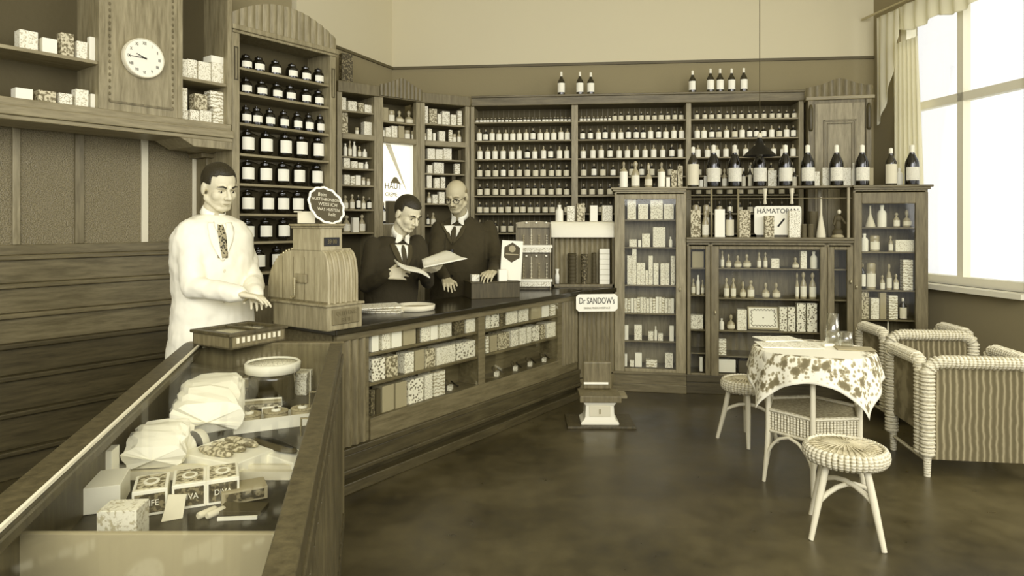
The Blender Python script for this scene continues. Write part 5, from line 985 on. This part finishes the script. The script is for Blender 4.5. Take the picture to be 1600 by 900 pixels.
# ---------------- weighing scale, curtains, pendant lamp ----------------
def extras():
    p = ath(938, 669, .0); o = tag(empty('person_scale', (p.x, p.y, 0), -.02), 'cream cast pedestal of a weighing scale with dark back board on a floor plate', 'scale')
    MB().box(-.235, .25, -.03, .3, 0, .018).obj('floor_plate', 'wood_dark', o, bevel=.003)
    m = MB(); prof = [(.135, .018), (.135, .035), (.115, .05), (.105, .07), (.1, .15), (.112, .165), (.118, .18)]
    vs = []; 
    for w, z in prof: vs += [(-w, .09-w*.6, z), (w, .09-w*.6, z), (w, .09+w*.9, z), (-w, .09+w*.9, z)]
    fs = [(4*j+i, 4*j+(i+1) % 4, 4*j+4+(i+1) % 4, 4*j+4+i) for j in range(len(prof)-1) for i in range(4)]+[(24, 25, 26, 27), (3, 2, 1, 0)]; m.add(vs, fs); m.obj('pedestal', 'white_paint', o, bevel=.004)
    MB().box(-.075, .075, .022, .03, .075, .15).obj('front_panel', 'label_old', o, bevel=.003); MB().box(-.006, .006, .017, .024, .095, .13).obj('slot', 'card_mid', o)
    MB().box(-.145, .15, -.0, .24, .18, .225).obj('platform', 'wood_mid', o, bevel=.004); MB().box(.06, .21, .12, .26, .18, .2).obj('side_ledge', 'wood_h_light', o, bevel=.003)
    MB().box(-.105, .105, .2, .235, .225, .43).obj('back_board', 'wood_mid', o, bevel=.012); MB().box(-.1, .08, .192, .2, .265, .28).obj('metal_strip', 'label_paper', o)
    # curtains at the right window
    def drape(name, u0, u1, v, ztop, zbot, amp, waves, label, n=60, edge=None):
        vs = []; rows = 16
        for j in range(rows+1):
            t = j/rows
            for i in range(n+1):
                s = i/n; zt = ztop; zb = zbot(s) if callable(zbot) else zbot; z = zt+(zb-zt)*t
                u = u0+(u1-u0)*s*(1 if not edge else edge(t)); vs.append((u, v+amp*math.sin(s*waves*2*math.pi+.6*math.sin(t*3))*(.5+.5*t), z))
        fs = [(j*(n+1)+i, j*(n+1)+i+1, (j+1)*(n+1)+i+1, (j+1)*(n+1)+i) for j in range(rows) for i in range(n)]
        m = MB(); m.add(vs, fs, True); c = m.obj(name, 'sheer', loc=(F_R.o.x, F_R.o.y, 0), rot=F_R.A); tag(c, label, 'curtain'); sd = c.modifiers.new('t', 'SOLIDIFY'); sd.thickness = .002
    f = F_R; v = -.07; ua, ub = f.u(1396, v), f.u(1447, v)
    drape('curtain', ua, ub, v, f.z(70, ua, v), 1.0, .022, 6, 'long white sheer curtain gathered at the left side of the tall window', edge=lambda t: .75+.25*t)
    v = -.11; ua, ub = f.u(1370, v), f.u(1404, v)
    drape('valance', ua, ub, v, 3.36, lambda s: f.z(196, ua, v)+(3.2-f.z(196, ua, v))*s**1.6*.9, .012, 3, 'short scalloped white side drape hanging at the window corner')
    v = -.09; ua, ub = f.u(1404, v), f.u(1600, v)
    drape('valance', ua, ub, v, 3.38, lambda s: 3.18-.05*abs(math.sin(s*9)), .02, 9, 'long scalloped white valance along the top of the window')
    # folded inner shutter strip beside the window, striped
    f2 = F_R; m = MB(); m.tube([(-.0, -.12, 3.4), (2.2, -.12, 3.4)], .012); c = m.obj('curtain_rod', 'brass', loc=(F_R.o.x, F_R.o.y, 0), rot=F_R.A); tag(c, 'thin brass curtain rod above the tall right window', 'curtain rod')
    # pendant lamp
    Y = 5.55; b = at(1187, 244, Y); o = tag(empty('pendant_lamp', (b.x, b.y, b.z)), 'dark conical pendant lamp hanging on a thin cord before the bottle shelves', 'lamp')
    MB().lathe([(.135, 0), (.13, .006), (.035, .095), (.03, .12), (.018, .14), (.02, .15)], 28, cap=False).lathe([(.13, .002), (.03, .09), (.001, .092)], 28, cap=False).obj('shade', 'black', o); MB().lathe([(.018, .15), (.022, .165), (.012, .19)], 12).obj('lamp_holder', 'label_old', o)
    MB().ell((0, 0, .02), (.028, .028, .035), 14, 8).obj('bulb', 'tumbler_glass', o); MB().tube([(0, 0, .18), (0, 0, 4.0-b.z)], .003, 6).obj('cord', 'card_dark', o)
extras()
# ---------------- people ----------------
def solid(name, mb, mat, voxel, smooth=4, parent=None, disp=0, dscale=.25, mats=None, paint=None):
    """fuse overlapping closed shapes into one continuous skin"""
    me = bpy.data.meshes.new(name+'_raw'); me.from_pydata(mb.v, [], mb.f); t = bpy.data.objects.new('tmp', me); COL.objects.link(t)
    r = t.modifiers.new('r', 'REMESH'); r.mode = 'VOXEL'; r.voxel_size = voxel
    s = t.modifiers.new('s', 'SMOOTH'); s.factor = .5; s.iterations = smooth
    if disp:
        tx = bpy.data.textures.new('folds', 'CLOUDS'); tx.noise_scale = dscale; d = t.modifiers.new('d', 'DISPLACE'); d.texture = tx; d.strength = disp; d.mid_level = .5; d.texture_coords = 'LOCAL'
    dg = bpy.context.evaluated_depsgraph_get(); out = bpy.data.meshes.new_from_object(t.evaluated_get(dg)); bpy.data.objects.remove(t); out.name = name
    out.materials.clear()
    for m in (mats or [mat]): out.materials.append(MATS[m])
    out.polygons.foreach_set('use_smooth', [True]*len(out.polygons))
    o = link(name, out, parent); return o
def head(mb, M):
    M0 = mb.M; mb.M = M
    mb.ell((0, .014, .035), (.074, .094, .086), 24, 16); mb.ell((0, -.02, -.03), (.06, .066, .075), 22, 14); mb.ell((0, -.05, -.085), (.03, .03, .024), 16, 10)
    for s in (-1, 1):
        mb.ell((s*.036, -.05, -.022), (.026, .028, .03), 14, 10); mb.cap((s*.056, .0, -.05), (s*.022, -.055, -.088), .02, .016, 10); mb.ell((s*.077, .012, -.004), (.009, .019, .033), 12, 8)
        mb.ell((s*.012, -.094, -.027), (.01, .011, .009), 10, 6); mb.cap((s*.014, -.083, .026), (s*.048, -.07, .022), .009, .007, 8)
    mb.cap((0, -.082, .016), (0, -.108, -.022), .0075, .012, 10); mb.cap((-.019, -.078, -.053), (.019, -.078, -.053), .008, .008, 8); mb.cap((-.016, -.076, -.064), (.016, -.076, -.064), .0085, .0085, 8)
    mb.M = M0
def hand(mb, wrist, tip, up, side=1, curl=.5, scale=1, spread=.1):
    """wrist point, direction of the fingers, back-of-hand normal; side=+1: thumb towards x of (dir x up)"""
    d = Vector(tip).normalized(); up = Vector(up); up = (up-d*up.dot(d)).normalized(); x = d.cross(up).normalized()*side
    def P(a, b, c): return Vector(wrist)+(d*a+x*b+up*c)*scale
    for b in (-.03, -.01, .01, .03): mb.cap(P(.0, b*.75, 0), P(.082-(abs(b-.01))*.25, b*1.05, 0), .0145*scale, .0125*scale, 8)
    L = {-.033: .058, -.011: .07, .011: .078, .033: .07}
    for i, (b, ln) in enumerate(L.items()):
        p = P(.078-(abs(b-.01))*.3, b*1.05, 0); ang = 0; dd = d+x*b*spread*12
        for k, f in enumerate((.45, .3, .25)):
            ang += curl*(.55, .75, .55)[k]; v = (dd*math.cos(ang)-up*math.sin(ang)).normalized(); q = p+v*ln*f*scale*1.05
            mb.cap(p, q, (.0095-.001*k)*scale, (.0088-.0012*k)*scale, 8); p = q
    p = P(.02, .034, -.004); q = P(.052, .062, -.012); r_ = P(.082, .064, -.02); mb.cap(p, q, .0135*scale, .011*scale, 8); mb.cap(q, r_, .0105*scale, .0085*scale, 8)
def torso(mb, C, yaw, sections):
    """stack of elliptic slabs: (dx,dy,z,rx,ry) in the body frame"""
    R = Matrix.Rotation(yaw, 4, 'Z'); prev = None; vs = []; n = 28
    for dx, dy, z, rx, ry in sections:
        c = R @ Vector((dx, dy, 0))
        for i in range(n):
            a = 2*math.pi*i/n; ca, sa = math.cos(a), math.sin(a); e = R @ Vector((rx*math.copysign(abs(ca)**.85, ca), ry*math.copysign(abs(sa)**.85, sa), 0)); vs.append((C[0]+c.x+e.x, C[1]+c.y+e.y, z))
    m = len(sections); fs = [(j*n+i, j*n+(i+1) % n, (j+1)*n+(i+1) % n, (j+1)*n+i) for j in range(m-1) for i in range(n)]+[tuple(range(n))[::-1], tuple(range((m-1)*n, m*n))]
    mb.add(vs, fs, True)
def patch(name, parent, target, grid, mat, off=.004, thick=.002, bulge=0):
    """grid: rows of world points, projected on to the garment"""
    rows = len(grid); cols = len(grid[0]); m = MB(); m.add([p for r in grid for p in r], [(j*cols+i, j*cols+i+1, (j+1)*cols+i+1, (j+1)*cols+i) for j in range(rows-1) for i in range(cols-1)], True)
    o = m.obj(name, mat, parent); s = o.modifiers.new('s', 'SHRINKWRAP'); s.target = target; s.wrap_method = 'NEAREST_SURFACEPOINT'; s.wrap_mode = 'ABOVE_SURFACE'; s.offset = off
    d = o.modifiers.new('t', 'SOLIDIFY'); d.thickness = thick; d.offset = 1; return o
def person(label, C, yaw, headM, neck, arms, chest, top, mats, floor=0.0, coat_len=.62, bald=False, hairfn=None, sleeve=.052, stout=1, group=None):
    """arms: list of (shoulder, elbow, wrist, handtip, up, side, curl)"""
    root = tag(empty('person', (C[0], C[1], 0)), label, 'person'); off = Vector((-C[0], -C[1], 0))
    def mk():
        m = MB(); m.M = Matrix.Translation(off); return m
    skin, coat, trou, hair = mats
    b = mk(); head(b, Matrix.Translation(off) @ headM)
    hb = (headM @ Vector((0, .02, -.05))); b.cap(hb, neck, .052, .056)
    z1 = top; S = [(0, 0, .9, .15*stout, .1*stout), (0, 0, 1.05, .135*stout, .095*stout), (0, 0, z1-.25, .15, .105), (0, 0, z1-.08, .14, .08), (0, .01, z1-.01, .07, .06)]
    torso(b, (C[0]+chest[0]*.5, C[1]+chest[1]*.5), yaw, S)
    R = Matrix.Rotation(yaw, 4, 'Z')
    for s in (-1, 1):
        hp = Vector(C).to_3d()+(R @ Vector((s*.09, 0, 0))); hp.z = .92; kn = hp+(R @ Vector((0, -.03, 0))); kn.z = .5; an = kn+(R @ Vector((0, .03, 0))); an.z = .1
        b.cap(hp, kn, .085, .055); b.cap(kn, an, .055, .04); t = an+(R @ Vector((0, -.14, 0))); t.z = .035; a2 = an.copy(); a2.z = .05; b.cap(a2, t, .045, .035)
    for sh, el, wr, tip, up, side, curl in arms:
        b.cap(sh, el, .048, .038); b.cap(el, wr, .038, .026); hand(b, wr, tip, up, side, curl)
    body = solid('body', b, skin, .0048, 4, root)
    # legs
    t = mk()
    for s in (-1, 1):
        hp = Vector(C).to_3d()+(R @ Vector((s*.09, 0, 0))); hp.z = .95; kn = hp+(R @ Vector((0, -.03, 0))); kn.z = .5; an = kn+(R @ Vector((0, .03, 0))); an.z = .09
        t.cap(hp, kn, .11, .078); t.cap(kn, an, .078, .062)
    solid('trousers', t, trou, .014, 4, root)
    for s in (-1, 1):
        q = MB(); q.M = Matrix.Rotation(yaw, 4, 'Z'); q.ell((s*.09, -.09, .045), (.055, .15, .05), 14, 8); q.obj('shoe', 'black', root)
    c = mk()
    return root, body, c, R
def finish_coat(root, c, arms, coat, sleeve, disp=.012, vox=.009):
    for sh, el, wr, tip, up, side, curl in arms:
        c.cap(sh, el, sleeve*1.32, sleeve*1.08); w = Vector(el)+(Vector(wr)-Vector(el))*.93; c.cap(el, w, sleeve*1.06, sleeve*.82)
    return solid('coat', c, coat, vox, 5, root, disp=disp, dscale=.09)
def hairpiece(root, headM, off, mat, keep, k=1.07, lift=.004):
    m = MB(); n, mm = 36, 24; vs = []; idx = {}
    c = Vector((0, .016, .037)); r = (.074*k, .094*k, .086*k)
    random.seed(2)
    for j in range(mm+1):
        for i in range(n):
            a = 2*math.pi*i/n; t = math.pi*j/mm; vs.append(Vector((c.x+r[0]*math.sin(t)*math.cos(a), c.y+r[1]*math.sin(t)*math.sin(a), c.z-r[2]*math.cos(t))))
    fs = []
    for j in range(mm):
        for i in range(n):
            q = [j*n+i, j*n+(i+1) % n, (j+1)*n+(i+1) % n, (j+1)*n+i]; cc = sum((vs[k_] for k_ in q), Vector())/4
            if keep(cc): fs.append(q)
    used = sorted({i for f in fs for i in f}); mp = {u: i for i, u in enumerate(used)}
    m.M = Matrix.Translation(off) @ headM; m.add([vs[u] for u in used], [[mp[i] for i in f] for f in fs], True)
    o = m.obj('hair', mat, root); s = o.modifiers.new('s', 'SOLIDIFY'); s.thickness = .009; s.offset = -1; b = o.modifiers.new('ss', 'SUBSURF'); b.levels = 1; b.render_levels = 1; return o
def face_bits(root, headM, off, brow='hair_dark', glasses=False, closed=False, tache=None):
    T = Matrix.Translation(off) @ headM
    for s in (-1, 1):
        m = MB(); m.M = T; m.ell((s*.031, -.071, .003), (.0115, .009, .0065), 12, 8); m.obj('eye', 'label_old' if not closed else 'lips', root)
        m = MB(); m.M = T; m.ell((s*.031, -.0775, .0015), (.0052, .004, .0055), 10, 6); m.obj('iris', 'ink', root)
        m = MB(); m.M = T; m.tube([(s*.016, -.0795, .0085), (s*.03, -.0815, .0105), (s*.044, -.076, .0055)], [.0018, .0022, .0015], 6); m.obj('eyelid', 'ink_grey', root)
        m = MB(); m.M = T; m.tube([(s*.015, -.0925, .026), (s*.032, -.09, .033), (s*.052, -.075, .027)], [.004, .0045, .0025], 6); m.obj('eyebrow', brow, root)
    m = MB(); m.M = T; m.tube([(-.021, -.0815, -.0575), (-.008, -.0875, -.0585), (0, -.088, -.0595), (.008, -.0875, -.0585), (.021, -.0815, -.0575)], [.001, .003, .0032, .003, .001], 6); m.obj('lips', 'lips', root)
    if tache: m = MB(); m.M = T; m.ell((-.012, -.09, -.044), (.015, .006, .006), 10, 6); m.ell((.012, -.09, -.044), (.015, .006, .006), 10, 6); m.obj('moustache', tache, root)
    if glasses:
        m = MB(); m.M = T
        for s in (-1, 1): m.tube([(s*.032+.021*math.cos(a), -.096+.004*abs(math.cos(a)), .0+.018*math.sin(a)) for a in [i*math.pi/9 for i in range(18)]], .0022, 6, closed=True); m.tube([(s*.053, -.093, .004), (s*.078, -.03, .006), (s*.08, .02, .004)], .0018, 5)
        m.tube([(-.011, -.098, .004), (.011, -.098, .004)], .002, 5); m.obj('spectacles', 'black', root)
def hm(p, yaw, pitch, roll=0, s=1): return Matrix.Translation(p) @ Matrix.Rotation(yaw, 4, 'Z') @ Matrix.Rotation(pitch, 4, 'X') @ Matrix.Rotation(roll, 4, 'Y') @ Matrix.Scale(s, 4)
def collar(root, off, pt, toward, yaw, r, mat='shirt_white', h=.04):
    z = (Vector(toward)-Vector(pt)).normalized(); y = Vector((-math.sin(yaw), math.cos(yaw), 0)); y = (y-z*y.dot(z)).normalized(); x = y.cross(z)
    M = Matrix.Translation(Vector(pt)+off) @ Matrix((x, y, z)).transposed().to_4x4(); m = MB(); m.M = M
    n = 24; vs = []
    for j, (rr, zz) in enumerate(((r*1.1, 0), (r*1.04, h*.6), (r, h))):
        for i in range(n+1):
            a = -math.pi/2+.2+(2*math.pi-.4)*i/n; bk = .5+.5*math.sin(a); vs.append((rr*math.cos(a), rr*math.sin(a)*1.05, zz+bk*.014))
    m.add(vs, [(j*(n+1)+i, j*(n+1)+i+1, (j+1)*(n+1)+i+1, (j+1)*(n+1)+i) for j in range(2) for i in range(n)], True)
    for s_ in (-1, 1): m.add([(s_*.01, -r*1.08, h*.7), (s_*r*.8, -r*.78, h*.8), (s_*.055, -r*1.3, -.03), (s_*.014, -r*1.2, -.0)], [(0, 1, 2, 3)])
    q = m.obj('collar', mat, root); sd = q.modifiers.new('s', 'SOLIDIFY'); sd.thickness = .004; return q
def lapel_set(root, coat, C, R, off, zt, zb, y, x0, mats, w=.05, tiew=.018, lap=True):
    """shirt wedge, tie and lapels laid on the chest; body frame, y is the front plane"""
    def P(x, z, yy=y): v = R @ Vector((x, yy, 0)); return (v.x, v.y, z)
    n = 10
    g = [[P(x0+(-1+2*i/8)*w*(1-j/n), zt+(zb-zt)*j/n) for i in range(9)] for j in range(n+1)]
    patch('shirt_front', root, coat, g, mats[0], .003)
    g = [[P(x0+(-1+2*i/4)*tiew*(.55+.45*min(1, j/3)), zt-.015+(zb-zt+.015)*j/n) for i in range(5)] for j in range(n+1)]
    patch('tie', root, coat, g, mats[1], .009, .005)
    if lap:
        for s in (-1, 1):
            g = []
            for j in range(n+1):
                t = j/n; xi = x0+s*w*(1-t)*1.0; ww = .042*math.sin(math.pi*min(1, .25+t*.75))+.004; g.append([P(xi+s*ww*i/4, zt+.012+(zb-zt-.03)*t) for i in range(5)])
            patch('lapel', root, coat, g, mats[2], .007, .004)
def build_people():
    # --- salesman in a white coat ---
    C = Vector((-1.63, 3.66)); yaw = math.radians(42); off = Vector((-C.x, -C.y, 0))
    HM = hm(at(343, 294, 3.64), math.radians(52), math.radians(18), math.radians(-3), 1.08)
    neck = at(330, 342, 3.68)
    arms = [(at(297, 362, 3.55), at(302, 448, 3.45), at(378, 460, 3.36), (.95, .12, -.18), (.1, .1, 1), -1, .45),
            (at(368, 362, 3.8), at(396, 440, 3.72), at(398, 462, 3.5), (.5, -.8, -.15), (.1, 0, 1), 1, .5)]
    root, body, c, R = person('person in a long white coat and dark tie behind the case, hands by the register', C, yaw, HM, neck, arms, (0, 0), 1.5,
        ('skin', 'coat_white', 'trousers', 'hair_dark'))
    torso(c, (C.x, C.y), yaw, [(0, 0, .42, .245, .2), (0, 0, .8, .225, .18), (0, 0, 1.05, .2, .155), (0, 0, 1.25, .215, .155), (0, 0, 1.38, .215, .14), (0, .0, 1.46, .165, .11), (0, .01, 1.5, .075, .075)])
    coat = finish_coat(root, c, arms, 'coat_white', .054, .02)
    hairpiece(root, HM, off, 'hair_dark', lambda v: (v.z > .075+.35*max(0, -v.y-.02)*.3 and v.y > -.085) or (v.z > .03 and v.y > -.03) or (v.z > -.03 and v.y > .035) , 1.08)
    face_bits(root, HM, off)
    lapel_set(root, coat, C, R, off, 1.475, 1.27, -.15, .0, ('shirt_white', 'tie_pat', 'coat_white'), w=.036, tiew=.024)
    collar(root, off, at(331, 339, 3.67), at(340, 312, 3.66), yaw, .06)
    for j in range(3): v = R @ Vector((.012, -.2, 0)); q = MB(); q.ell((0, 0, 0), (.008, .008, .008), 8, 6); o = q.obj('button', 'label_old', root, loc=(v.x, v.y, 1.2-.15*j)); s = o.modifiers.new('s', 'SHRINKWRAP'); s.target = coat; s.offset = .003; s.wrap_mode = 'ABOVE_SURFACE'
    # --- younger man in dark suit reading ---
    C = Vector((-.87, 4.82)); yaw = math.radians(38); off = Vector((-C.x, -C.y, 0))
    HM = hm(at(637, 335, 4.72), math.radians(52), math.radians(28), 0, 1.06)
    neck = at(622, 368, 4.8)
    wl = at(664, 424, 4.6)
    arms = [(at(583, 385, 4.7), at(572, 446, 4.58), at(608, 428, 4.42), (.9, .1, .05), (.0, -.9, .3), -1, .7),
            (at(652, 380, 4.92), at(668, 440, 4.8), wl, (.85, -.35, .3), (0, -.4, -.9), 1, .6)]
    root, body, c, R = person('person in dark suit and tie bending over an open booklet behind the counter', C, yaw, HM, neck, arms, (0, 0), 1.34, ('skin', 'suit_dark', 'suit_dark', 'hair_dark'))
    torso(c, (C.x, C.y), yaw, [(0, 0, .72, .2, .15), (0, 0, .9, .19, .15), (0, -.0, 1.08, .205, .16), (0, -.01, 1.2, .215, .155), (0, -.01, 1.29, .19, .13), (0, 0, 1.36, .08, .08)])
    coat = finish_coat(root, c, arms, 'suit_dark', .05, .016)
    hairpiece(root, HM, off, 'hair_dark', lambda v: (v.z > .068 and v.y > -.09) or (v.z > .02 and v.y > -.02) or (v.z > -.045 and v.y > .03), 1.09)
    face_bits(root, HM, off)
    lapel_set(root, coat, C, R, off, 1.335, 1.13, -.16, .02, ('shirt_white', 'tie', 'lapel_cloth'), w=.062)
    collar(root, off, at(624, 366, 4.79), at(632, 348, 4.74), yaw, .062)
    # --- bald older man with spectacles ---
    C = Vector((-.42, 5.52)); yaw = math.radians(-14); off = Vector((-C.x, -C.y, 0))
    HM = hm(at(713, 308, 5.33), math.radians(-16), math.radians(22), 0, 1.09)
    neck = at(720, 340, 5.48)
    arms = [(at(687, 358, 5.46), at(678, 410, 5.22), at(697, 436, 5.04), (.25, -.75, -.35), (0, -.3, 1), -1, .35),
            (at(763, 358, 5.56), at(776, 408, 5.36), at(770, 424, 5.1), (-.35, -.8, -.25), (.1, -.2, 1), 1, .6)]
    root, body, c, R = person('person, bald with round spectacles, in dark three-piece suit, leaning one hand on counter', C, yaw, HM, neck, arms, (0, 0), 1.47, ('skin_aged', 'suit_dark2', 'suit_dark2', 'hair_grey'), stout=1.25)
    torso(c, (C.x, C.y), yaw, [(0, 0, .72, .25, .2), (0, -.01, .9, .25, .21), (0, -.02, 1.08, .245, .2), (0, -.01, 1.25, .245, .18), (0, 0, 1.38, .23, .145), (0, .01, 1.46, .16, .11), (0, .02, 1.51, .08, .08)])
    coat = finish_coat(root, c, arms, 'suit_dark2', .056, .018)
    hairpiece(root, HM, off, 'hair_grey', lambda v: -.04 < v.z < .045 and v.y > .0, 1.05)
    face_bits(root, HM, off, 'hair_grey', glasses=True, tache='hair_grey')
    lapel_set(root, coat, C, R, off, 1.47, 1.3, -.17, -.01, ('shirt_white', 'tie', 'lapel_cloth'), w=.066, tiew=.02)
    collar(root, off, at(719, 338, 5.46), at(716, 318, 5.38), yaw, .064)
    for j in range(4): v = R @ Vector((.0, -.24, 0)); q = MB(); q.ell((0, 0, 0), (.009, .009, .009), 8, 6); o = q.obj('button', 'black', root, loc=(v.x, v.y, 1.24-.1*j)); s = o.modifiers.new('s', 'SHRINKWRAP'); s.target = coat; s.offset = .002; s.wrap_mode = 'ABOVE_SURFACE'
    # papers in hand
    def sheet(name, pts, mat, label, cat, leaves=3, bend=.01):
        P = [Vector(p) for p in pts]; ctr = sum(P, Vector())/4; n = (P[1]-P[0]).cross(P[3]-P[0]).normalized(); o = tag(empty(name, ctr), label, cat)
        for k in range(leaves):
            m = MB(); g = 8; vs = []
            for j in range(g+1):
                for i in range(g+1):
                    s, t = i/g, j/g; q = (P[0]*(1-s)+P[1]*s)*(1-t)+(P[3]*(1-s)+P[2]*s)*t-ctr+n*(bend*math.sin(s*math.pi*2)+k*.004*(1 if s < .98 else .5)); vs.append(tuple(q))
            m.add(vs, [(j*(g+1)+i, j*(g+1)+i+1, (j+1)*(g+1)+i+1, (j+1)*(g+1)+i) for j in range(g) for i in range(g)], True); x = m.obj('page', mat, o); sd = x.modifiers.new('s', 'SOLIDIFY'); sd.thickness = .002
        return o
    sheet('booklet', [at(616, 405, 4.5), at(668, 428, 4.42), at(672, 434, 4.25), at(622, 412, 4.3)], 'paper', 'open booklet held by the man in the dark suit', 'booklet', 3)
    sheet('paper_sheet', [at(659, 406, 4.62), at(662, 418, 4.4), at(730, 404, 4.5), at(695, 392, 4.85)], 'card_white', 'large open paper sheet held out between the two suited men', 'paper', 2, .006)
build_people()
